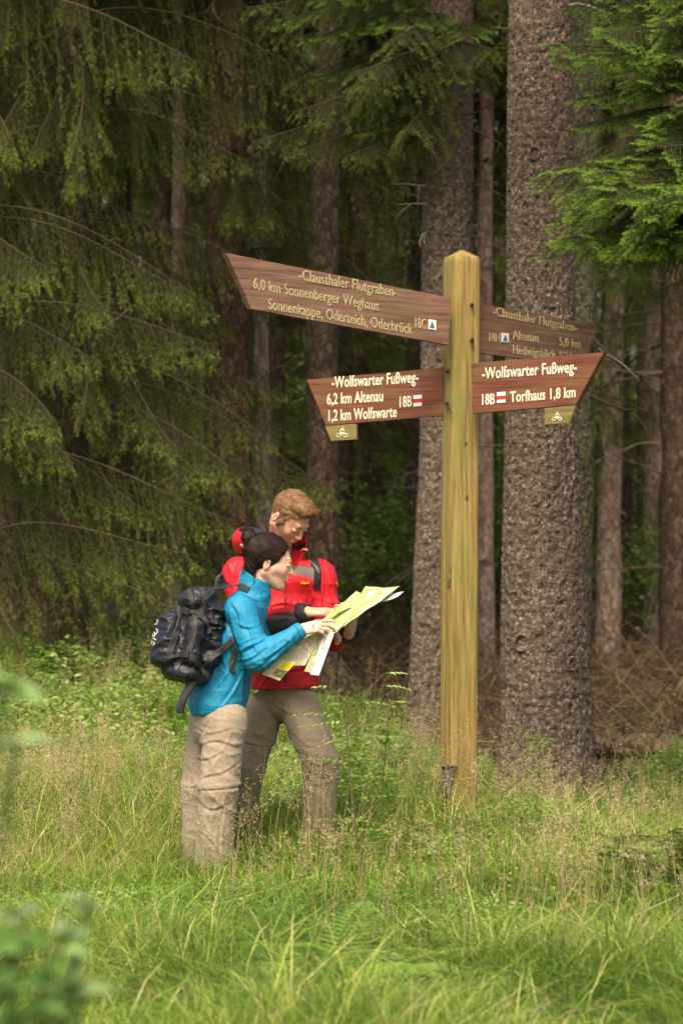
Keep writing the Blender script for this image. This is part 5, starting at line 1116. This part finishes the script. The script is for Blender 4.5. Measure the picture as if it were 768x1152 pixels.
# ================================================================== BACKPACK
YB = 11.55
PK = empty('backpack', tuple(P(210, 770, YB)), 'large black hiking backpack on the back of the woman in blue', 'backpack')
back_n = -F
S = Sdf()
S.rc(P(210, 738, YB), P(222, 692, YB), .112, .098, .04, sq=Rt, f=1.25); S.el(P(210, 755, YB), (.120, .15, .058), np.array(Matrix.Rotation(.12, 3, 'Y')), .012)
S.el(P(222, 675, YB), (.085, .135, .060), np.array(Matrix.Rotation(-.35, 3, 'Y')), .018); S.rc(P(186, 735, 11.50), P(192, 698, 11.50), .070, .055, .012, sq=Rt, f=1.5); S.rc(P(216, 738, 11.42), P(220, 704, 11.42), .042, .036, .01)
S.rc(P(236, 740, YB), P(243, 690, YB), .05, .045, .03, sq=Rt, f=2)
pk, Vp, Qp = sdf_obj('pack_body', S, .0042, M['pack'], PK, col=lambda V: C(len(V), (.013, .014, .021)), disp=lambda p: creases(p + .2 * p[:, [2, 0, 1]], (8, 8, 12), 51, .005) + creases(p, (22, 22, 30), 52, .0022))
bvp = bvh_of((Vp, Qp)); bva = bvh_of((Vp, Qp), (Vj, Qj))
web = flat('grey_black_webbing', (.040, .040, .045), .55, .3); web2 = flat('shiny_buckle', (.03, .03, .034), .3, .1)
def rb(px, w_, th, name, m, off=.003, bv=bvp, n=8):
    P3, N3 = drape(bv, px, off, n)
    if len(P3) > 3: g = Geo(); ribbon(g, P3, N3, w_, th); return g.obj(name, m, PK, origin=tuple(PK.location), smooth=False)
rb([(213, 664), (216, 675), (218, 685), (220, 700), (217, 720), (212, 738)], .024, .0035, 'webbing_strap', web)
rb([(226, 662), (230, 672), (228, 684), (224, 696)], .024, .0035, 'webbing_strap', web)
rb([(197, 676), (202, 690), (200, 705), (195, 722), (190, 738)], .030, .0035, 'webbing_strap', web)
rb([(204, 686), (214, 688), (224, 690), (231, 700), (236, 712)], .020, .006, 'webbing_strap', web, .006)
rb([(212, 736), (220, 744), (226, 752), (230, 760)], .024, .0035, 'webbing_strap', web, .005)
rb([(185, 742), (196, 738), (208, 736)], .018, .005, 'webbing_strap', web, .005)
rb([(208, 686.5), (215, 688)], .030, .012, 'buckle', web2, .008); rb([(207, 735), (214, 737)], .030, .012, 'buckle', web2, .008); rb([(229, 757), (232, 762)], .026, .010, 'buckle', web2, .008)
rb([(205, 744), (201, 752), (199, 762)], .010, .004, 'compression_cord', web2); rb([(214, 744), (216, 754), (213, 764)], .010, .004, 'compression_cord', web2)
rb([(228, 674), (238, 665), (250, 659), (262, 657), (272, 660), (280, 664)], .030, .005, 'shoulder_strap', web, .004, bva)
rb([(231, 748), (240, 739), (250, 730), (258, 724), (264, 719)], .030, .006, 'shoulder_strap', web, .006, bva)
rb([(263, 728), (263, 738), (260, 748), (262, 756)], .024, .006, 'strap_tail', web, .006, bva)
g = Geo(); T_ = catmull([P(243, 662, 11.50), P(244, 652, 11.50), P(249, 647, 11.52), P(252, 655, 11.54), P(252, 662, 11.54)], 6); ribbon(g, T_, [(0, -1, 0)] * len(T_), .016, .005); g.obj('haul_loop', web, PK, origin=tuple(PK.location))
# hip belt hanging down
g = Geo(); T_ = catmull([P(222, 758, 11.46), P(213, 774, 11.45), P(206, 788, 11.45), P(203, 799, 11.46)], 8); ribbon(g, T_, [(-.3, -.9, .2)] * len(T_), np.interp(np.linspace(0, 1, len(T_)), [0, .5, 1], [.05, .04, .034]), .012); g.obj('hip_belt', web, PK, origin=tuple(PK.location))
g = Geo(); c = P(203, 797, 11.445); box_poly(g, [c + Vector(v) for v in ((-.018, 0, -.022), (.018, 0, -.022), (.020, 0, .018), (-.016, 0, .022))], (0, -1, 0), .014, bevel=.004); g.obj('buckle', web2, PK, origin=tuple(PK.location))
wh = flat('white_print', (.66, .66, .68), .6, .5); g = Geo()
Z6 = lambda x, y: (150 + x / 5.12, 630 + y / 5.12)
for px in ([(122, 352), (148, 345)], [(120, 362), (146, 356)], [(118, 372), (140, 368)], [(126, 350), (122, 374)], [(112, 390), (104, 420), (118, 432), (106, 450)], [(122, 392), (116, 410), (128, 425), (120, 445)], [(134, 396), (142, 412), (132, 430)], [(100, 460), (116, 452), (134, 462)], [(98, 478), (110, 468), (104, 498)], [(116, 470), (124, 484), (112, 492)]):
    P3, N3 = drape(bvp, [Z6(*q_) for q_ in px], .001, 5)
    if len(P3) > 2: ribbon(g, P3, N3, .0042, .0012)
if g.n: g.obj('white_logo', wh, PK, origin=tuple(PK.location))

# ================================================================== MAP
MP = empty('folding_map', tuple(P(372, 705, 11.6)), 'large unfolded green hiking map held open between the man and the woman', 'map')
m_, n_, b_ = mat('map_paper', .6, .3); c_ = attr(n_, 'col', 'Color'); n_.links.new(c_, b_.inputs['Base Color']); tr_ = N(n_, 'ShaderNodeBsdfTranslucent'); n_.links.new(c_, tr_.inputs[0]); mx = N(n_, 'ShaderNodeMixShader'); mx.inputs[0].default_value = .25
n_.links.new(b_.outputs[0], mx.inputs[1]); n_.links.new(tr_.outputs[0], mx.inputs[2]); n_.links.new(mx.outputs[0], n_.nodes['Material Output'].inputs[0]); M['paper'] = m_
Zm = lambda x, y: (280 + x / 4.267, 640 + y / 4.267)
def map_print(u, v, seed, base=(.50, .60, .22), woods=(.30, .45, .13), pale=(.72, .73, .50)):
    p = np.stack([u * 6, v * 6, np.full_like(u, seed)], -1); n1 = fbm(p, 3, seed); c = np.where((n1 > .12)[:, None], np.array(woods), np.array(base)); c = np.where((n1 < -.38)[:, None], np.array(pale), c)
    for k in range(6):
        ln = np.abs(vnoise(p * .6 + k * 7.3, seed + k)); c = np.where((ln < .014)[:, None], np.array([(.75, .72, .55), (.62, .22, .10), (.85, .84, .75), (.25, .38, .45)][k % 4]), c)
    return c
def sheet(pts, deps, name, colf, nu=70, nv=70, curl=.01, seed=0, th=.0008, label=None):
    A, B, D, C_ = [np.array(tuple(P(*Zm(*p_), d_))) for p_, d_ in zip(pts, deps)]      # corners: A bottom-left, B bottom-right, D top-right, C_ top-left
    u, v = np.meshgrid(np.linspace(0, 1, nu), np.linspace(0, 1, nv)); u = u.ravel(); v = v.ravel()
    X = (A[None] * ((1 - u) * (1 - v))[:, None] + B[None] * (u * (1 - v))[:, None] + D[None] * (u * v)[:, None] + C_[None] * ((1 - u) * v)[:, None]); nrm = np.cross(B - A, C_ - A); nrm /= np.linalg.norm(nrm); nrm = nrm if nrm[1] < 0 else -nrm
    w_ = curl * (np.sin(u * 3.1 + seed) * np.sin(v * 2.6 + seed * 2) + .5 * fbm(np.stack([u * 2.2, v * 2.2, np.full_like(u, seed * 3.1)], -1), 2, seed)) - .006 * np.abs(((u * 3 + .5) % 1) - .5) * curl / .01
    X = X + nrm * w_[:, None]; k = len(X); V = np.concatenate([X + nrm * th, X - nrm * th]); i = (np.arange(nv - 1)[:, None] * nu + np.arange(nu - 1)[None]).ravel(); q1 = np.stack([i, i + 1, i + nu + 1, i + nu], 1)
    rim = np.concatenate([np.arange(nu), np.arange(1, nv) * nu + nu - 1, (nv - 1) * nu + np.arange(nu - 2, -1, -1), np.arange(nv - 2, 0, -1) * nu]); r2 = np.roll(rim, -1)
    Q_ = np.concatenate([q1, q1[:, ::-1] + k, np.stack([rim, r2, r2 + k, rim + k], 1)[:, ::-1]]); cc = colf(u, v); g = Geo(); g.add(V, Q_); o = g.obj(name, M['paper'], MP, col=np.concatenate([cc, cc]), origin=tuple(MP.location))
    if label: o['label'] = label
    return o
gm = lambda s, **k: (lambda u, v: map_print(u, v, s, **k))
sheet([(225, 375), (420, 300), (600, 110), (440, 155)], (11.50, 11.50, 11.74, 11.72), 'map_sheet', gm(3), 100, 100, .008, 1)
sheet([(405, 298), (640, 160), (724, 83), (560, 88)], (11.52, 11.60, 11.72, 11.76), 'map_sheet', gm(5), 100, 80, .010, 2)
sheet([(350, 250), (440, 205), (584, 152), (515, 108)], (11.55, 11.62, 11.70, 11.74), 'map_fold', gm(7, base=(.42, .53, .14), woods=(.30, .42, .10)), 60, 50, .005, 4)
sheet([(640, 162), (700, 135), (742, 108), (690, 118)], (11.63, 11.66, 11.70, 11.72), 'map_corner', lambda u, v: C(len(u), (.66, .72, .74)), 20, 20, .004, 5)
def leaflet(u, v):
    c = C(len(u), (.70, .68, .50)); ink = vnoise(np.stack([u * 26, v * 60, u * 0], -1), 2); c[(ink > .25) & (u > .5) & (u < .93) & (v > .15)] = (.42, .30, .20); c[(ink > .05) & (v > .70) & (u > .3) & (v < .88)] = (.50, .20, .14); return c
sheet([(150, 470), (270, 463), (350, 300), (215, 352)], (11.50, 11.50, 11.51, 11.50), 'map_panel', leaflet, 70, 70, .006, 6)
def cover_(u, v):
    c = C(len(u), (.72, .72, .46)); c[(u > .45) & (v > .55) & (v < .93)] = (.80, .60, .03); pic = fbm(np.stack([u * 9, v * 9, u * 0], -1), 2, 4); k_ = (u > .40) & (v > .12) & (v < .52); c[k_] = np.where((pic[k_] > 0)[:, None], (.12, .22, .07), (.45, .42, .16)); k_ = k_ & (pic < -.35); c[k_] = (.6, .12, .06)
    tx = vnoise(np.stack([u * 40, v * 20, u * 0], -1), 8); c[(tx > .3) & (u < .36) & (u > .1)] = (.45, .44, .3); return c
sheet([(62, 506), (146, 537), (228, 448), (135, 432)], (11.46, 11.46, 11.475, 11.47), 'leaflet_cover', cover_, 70, 70, .004, 7)
sheet([(75, 497), (150, 500), (230, 372), (150, 425)], (11.49, 11.49, 11.50, 11.49), 'map_panel', lambda u, v: C(len(u), (.58, .64, .42)), 30, 30, .004, 8)
sheet([(265, 491), (296, 500), (372, 300), (345, 302)], (11.49, 11.49, 11.50, 11.50), 'map_panel', gm(9, base=(.38, .44, .24), woods=(.28, .35, .18)), 40, 60, .004, 9)
def strip(u, v):
    c = C(len(u), (.74, .76, .76)); tx = vnoise(np.stack([u * 16, v * 60, u * 0], -1), 12); c[(tx > .38) & (u > .15) & (u < .85) & (v > .1) & (v < .55)] = (.50, .52, .54); k_ = np.abs(np.hypot((u - .5) * 1.0, (v - .72) * 1.9) - .22) < .06; c[k_ & (tx > -.2)] = (.58, .45, .42); return c
sheet([(293, 507), (336, 512), (410, 305), (362, 300)], (11.475, 11.475, 11.49, 11.49), 'map_strip', strip, 60, 100, .004, 10)

# ================================================================== PLANTS ONE CAN POINT TO
def leaf_part(name, c, d, up, L, W, tint, mat_, parent):
    g = Geo(); leaf_quads(g, np.array(c), np.array(d), np.array(up), np.array(L), np.array(W), np.array(tint)); return g.obj(name, mat_, parent, origin=tuple(parent.location))
def pinnate(parent, p0, d, L, npair, ll, lw, tint, name='leaf', droop=.4):
    d = np.array(tuple(d), float); d /= np.linalg.norm(d); p = np.array(tuple(p0), float); pts = [p]; n = npair * 2
    for k in range(n): d = d + np.array([0, 0, -droop / n]); d /= np.linalg.norm(d); p = p + d * L / n; pts.append(p)
    g = Geo(); tube(g, pts, np.linspace(.0012, .0006, n + 1), 4, .55, mi=0); s = np.cross(d, (0, 0, 1)); s /= np.linalg.norm(s); c, dd, LL = [], [], []
    for k in range(2, n + 1, 2):
        f = k / n; sc = math.sin(min(1, f * .85 + .25) * math.pi) * .45 + .6
        for sg in (-1, 1): c.append(pts[k]); dd.append(s * sg + d * .55 + rng.normal(0, .1, 3)); LL.append(ll * sc)
    c.append(pts[-1]); dd.append(d); LL.append(ll * .8); h = Geo(); n_ = len(c)
    leaf_quads(h, np.array(c), np.array(dd), np.tile([0, -.35, .9], (n_, 1)), np.array(LL), np.array(LL) * lw, np.clip(rng.normal(tint, .07, n_), 0, 1)); g.merge(h); return g.obj(name, M['leaf'], parent, origin=tuple(parent.location))
# rowan seedling in front of the man's leg
RY = 10.9; b0 = P(412, 1046, RY); RW = empty('rowan_seedling', (b0.x, RY, float(ground_z(b0.x, RY))), 'thin rowan seedling with small feathery leaves in front of the man\'s bent knee', 'sapling')
g = Geo(); z0 = Vector((b0.x, RY, RW.location.z - .05)); st_ = catmull([z0, b0, P(403, 960, RY), P(394, 880, RY), P(390, 820, RY), P(388, 785, RY)], 6); tube(g, st_, np.linspace(.0055, .002, len(st_)), 6, .4)
for a_, b_ in (((392, 828), (440, 790)), ((389, 815), (404, 790)), ((388, 790), (372, 773)), ((404, 790), (432, 758)), ((393, 870), (372, 850))): tube(g, catmull([P(*a_, RY), P((a_[0] + b_[0]) / 2, (a_[1] + b_[1]) / 2 - 1, RY), P(*b_, RY)], 4), np.linspace(.003, .0012, 9), 5, .45)
g.obj('stem', M['twig'], RW, origin=tuple(RW.location))
for x, y, dx, dz, L, n, t in ((386, 820, -1, .35, .20, 7, .62), (378, 806, -1, .25, .17, 7, .66), (388, 812, -.8, .1, .12, 5, .9), (404, 790, 1, .1, .14, 6, .7), (432, 758, .8, .2, .10, 4, .9), (428, 772, .9, .1, .12, 5, .9), (390, 830, -.9, -.1, .13, 5, .85), (396, 875, .9, .2, .16, 6, .6), (392, 858, -.9, .3, .15, 6, .6), (400, 900, 1, .3, .2, 7, .58), (372, 773, -.8, .2, .06, 3, .9), (440, 790, .7, .2, .05, 3, .85), (399, 925, -.9, .3, .14, 5, .55)):
    pinnate(RW, P(x, y, RY), (dx, rng.normal(0, .35), dz), L, n, .034, .45, t)
# leafy weed between post and thick trunk
def tall_weed(px, pyb, pyt, Y, label, nl, L, tint, seed, name='tall_weed', flow=True):
    r2_ = np.random.default_rng(seed); a_, b_ = P(px, pyb, Y), P(px + r2_.normal(0, 6), pyt, Y); e = empty(name, (a_.x, Y, float(ground_z(a_.x, Y))), label, 'plant'); g = Geo(); pts = catmull([(a_.x, Y, e.location.z - .03), a_.lerp(b_, .5) + Vector((.01, 0, 0)), b_], 8); tube(g, pts, np.linspace(.004, .0018, len(pts)), 6, .5); g.obj('stem', M['leaf'], e, origin=tuple(e.location))
    i = r2_.integers(3, len(pts), nl); c = np.array(pts)[i]; az = r2_.random(nl) * 6.28; d_ = np.stack([np.cos(az), np.sin(az), r2_.uniform(-.2, .6, nl)], -1); leaf_part('foliage', c, d_, np.tile([0, -.2, 1.], (nl, 1)), r2_.uniform(.6, 1.1, nl) * L, L * .2 * np.ones(nl), np.clip(r2_.normal(tint, .1, nl), 0, 1), M['leaf'], e)
    if flow: g = Geo(); seedheads(g, np.array([b_.x] * 3) + r2_.normal(0, .02, 3), np.array([Y] * 3), np.array([b_.z - e.location.z] * 3) * r2_.uniform(.85, 1.05, 3), np.array([.9, .8, .95]), 60); g.obj('flower_head', M['straw'], e, origin=tuple(e.location))
tall_weed(588, 925, 828, 13.4, 'leafy flowering weed with pale flower heads between the post and the thick trunk', 46, .10, .6, 1)
tall_weed(604, 905, 832, 13.8, 'taller green weed with narrow leaves right against the foot of the thick trunk', 40, .11, .66, 2, flow=False)
tall_weed(425, 880, 812, 12.4, 'narrow leaved green weed left of the signpost foot', 40, .10, .62, 3, flow=False)
tall_weed(372, 900, 795, 13.3, 'pale green weed just behind the man\'s bent knee', 40, .09, .7, 4)
tall_weed(105, 860, 780, 14.5, 'tall flowering weed in the left meadow near the edge of the wood', 30, .09, .6, 5)
# knots in the post are part of it; worn patches
for px, py, sx_, sz_ in ((508, 640, .014, .03), (505, 655, .011, .022), (524, 560, .007, .012), (512, 760, .008, .012), (523, 500, .006, .01), (510, 350, .007, .011)):
    c = P(px, py, 12.6); yy = 12.6 - hw * .93 - .0005; g = Geo(); t_ = np.linspace(0, 6.283, 17)[:-1]; box_poly(g, [(c.x + math.cos(a) * sx_ + .3 * sx_ * math.sin(a), yy - .0, c.z + math.sin(a) * sz_) for a in t_], (0, -1, 0), .02, bevel=.0008); g.obj('knot', flat('dark_knot', (.10, .055, .018), .85, .6), SP, smooth=False, origin=SO)
# ferns
def fern(px, py, Y, label, fr, L, tint, seed):
    r2_ = np.random.default_rng(seed); a_ = P(px, py, Y); z = float(ground_z(a_.x, Y)) + .04; e = empty('fern', (a_.x, Y, z), label, 'fern', 'ferns in the near grass')
    for az, el in fr:
        d = np.array([math.cos(az) * math.cos(el), math.sin(az) * math.cos(el), math.sin(el)]); p = np.array([a_.x, Y, z]); pts = [p]; n = 22
        for k in range(n): d = d + np.array([0, 0, -.05]); d /= np.linalg.norm(d); p = p + d * L / n; pts.append(p)
        g = Geo(); tube(g, pts, np.linspace(.0028, .0008, n + 1), 4, tint); c, dd, LL = [], [], []; s = np.cross(d, (0, 0, 1)); s /= np.linalg.norm(s)
        for k in range(3, n):
            f = k / n; pl_ = L * .32 * math.sin(min(1, (1 - f) * 1.15) * math.pi / 2) ** .9 * (1 if f > .25 else .75)
            for sg in (-1, 1):
                dv = s * sg + d * .5; dv /= np.linalg.norm(dv); m = max(4, int(pl_ / .010))
                for q_ in range(m):
                    t = (q_ + 1) / m; cc = pts[k] + dv * pl_ * t * .95
                    for s2 in (-1, 1): c.append(cc); dd.append(d * s2 + dv * .6); LL.append(.017 * (1.1 - .8 * t) + .003)
        h = Geo(); c = np.array(c); n2 = len(c); leaf_quads(h, c, np.array(dd), np.tile([0, -.3, 1.], (n2, 1)), np.array(LL), np.array(LL) * .45, np.clip(r2_.normal(tint, .07, n2), 0, 1)); g.merge(h); g.obj('frond', M['leaf'], e, origin=tuple(e.location))
fern(372, 1125, 8.55, 'fern spreading low green fronds in the near grass below the map holders', [(2.6, .75), (.4, .7), (1.2, 1.0), (3.6, .65), (-.5, .65), (5.2, .55), (3.1, .5), (4.4, .9)], .44, .62, 1)
fern(455, 1105, 8.7, 'small pale fern right of the larger fern in the near grass', [(2.9, .8), (.2, .8), (-.9, .7), (3.9, .65)], .30, .78, 2)
fern(352, 1085, 8.9, 'light fern frond arching flat over the grass behind the larger fern', [(.1, .6), (2.8, .65)], .36, .85, 3)
# small spruce seedlings at right
def seedling(px, py, Y, s, label, k):
    a_ = P(px, py, Y); e = empty('spruce_seedling', (a_.x, Y, float(ground_z(a_.x, Y))), label, 'sapling'); g = Geo(); tube(g, [(0, 0, -.05), (0, 0, .3 * s)], [.008, .002], 6, .3); g.obj('stem', M['twig'], e, origin=(0, 0, 0))
    r2_ = np.random.default_rng(k)
    for q_ in range(26): place_branch(NB[q_ % 3], 'branch', e, .03 + .26 * s * q_ / 26, r2_.random() * 6.28, .2 + r2_.normal(0, .2), (.26 - .006 * q_) * s)
seedling(752, 1012, 10.4, 1.2, 'low dark green spruce seedling in the grass at the right edge', 1); seedling(700, 985, 10.9, .8, 'small green conifer seedling a little left of the one at the right edge', 2)
# bright white blossom spike
e = empty('white_flower', tuple(P(582, 1085, 9.3)), 'single white blossom spike standing in the grass at the lower right', 'flower'); a_ = P(582, 1085, 9.3); b_ = P(580, 1047, 9.3); g = Geo(); tube(g, [Vector((a_.x, a_.y, float(ground_z(a_.x, a_.y)))), a_, b_], .0015, 5, .6); g.obj('stem', M['leaf'], e, origin=tuple(e.location))
n = 110; t = rng.random(n); c = np.array(a_)[None] * (1 - t)[:, None] + np.array(b_)[None] * t[:, None] + rng.normal(0, .006, (n, 3)); leaf_part('blossom', c, rng.normal(0, 1, (n, 3)), np.tile([0, -1, .5], (n, 1)), np.full(n, .010), np.full(n, .007), np.ones(n), flat('white_petal', (.72, .73, .60), .7, .1), e)
# out of focus shrub close to the camera at the lower left
def near_shrub(px, py, Y, label, items, seed, name='leafy_shrub'):
    r2_ = np.random.default_rng(seed); a_ = P(px, py, Y); e = empty(name, (a_.x, Y, float(ground_z(a_.x, Y))), label, 'shrub')
    for (x, y, dY, nl, L, tint, spread) in items:
        tip = P(x, y, Y + dY); base = Vector(e.location); mid = base.lerp(tip, .6) + Vector((0, 0, .05)); pts = catmull([base, mid, tip], 8); g = Geo(); tube(g, pts, np.linspace(.006, .002, len(pts)), 6, .4)
        c = np.array(tip)[None] + r2_.normal(0, 1, (nl, 3)) * np.array([spread, spread, spread * .6]); az = r2_.random(nl) * 6.28; d_ = np.stack([np.cos(az), np.sin(az), r2_.uniform(-.4, .3, nl)], -1); h = Geo()
        for cc in c: tube(h, [pts[-4], cc], [.0015, .001], 4, .4)
        leaf_quads(h, c, d_, np.stack([r2_.normal(0, .25, nl), r2_.normal(-.2, .25, nl), np.ones(nl)], -1), r2_.uniform(.8, 1.2, nl) * L, r2_.uniform(.5, .65, nl) * L, np.clip(r2_.normal(tint, .08, nl), 0, 1)); g.merge(h); g.obj('branch', M['leaf_near'], e, origin=tuple(e.location))
M['leaf_near'] = leaf_mat('near_shrub_leaves', [(0, (.02, .06, .012)), (.4, (.06, .14, .03)), (.7, (.17, .30, .06)), (1, (.25, .35, .17))], .3, .6, .3)
near_shrub(-60, 1500, 3.3, 'blurred leafy shrub close to the camera at the lower left corner', [(25, 1035, 0, 5, .050, .95, .02), (75, 1045, 0, 4, .053, 1.0, .02), (100, 1012, .1, 4, .05, 1.0, .014), (60, 1065, 0, 5, .047, .7, .03), (20, 1110, -.1, 9, .053, .5, .035), (65, 1110, 0, 7, .053, .85, .03), (15, 1140, 0, 9, .053, .45, .035), (50, 1150, 0, 9, .053, .5, .035), (90, 1120, .1, 4, .04, .7, .02), (-10, 1070, 0, 6, .053, .6, .03)], 1)
near_shrub(-160, 1300, 3.1, 'blurred bright green twig leaves close to the camera at the left edge', [(10, 770, 0, 4, .060, .80, .009), (-14, 764, 0, 4, .055, .80, .012), (22, 838, .1, 3, .048, 1.0, .008), (-5, 815, .1, 4, .048, 1.0, .012)], 2)
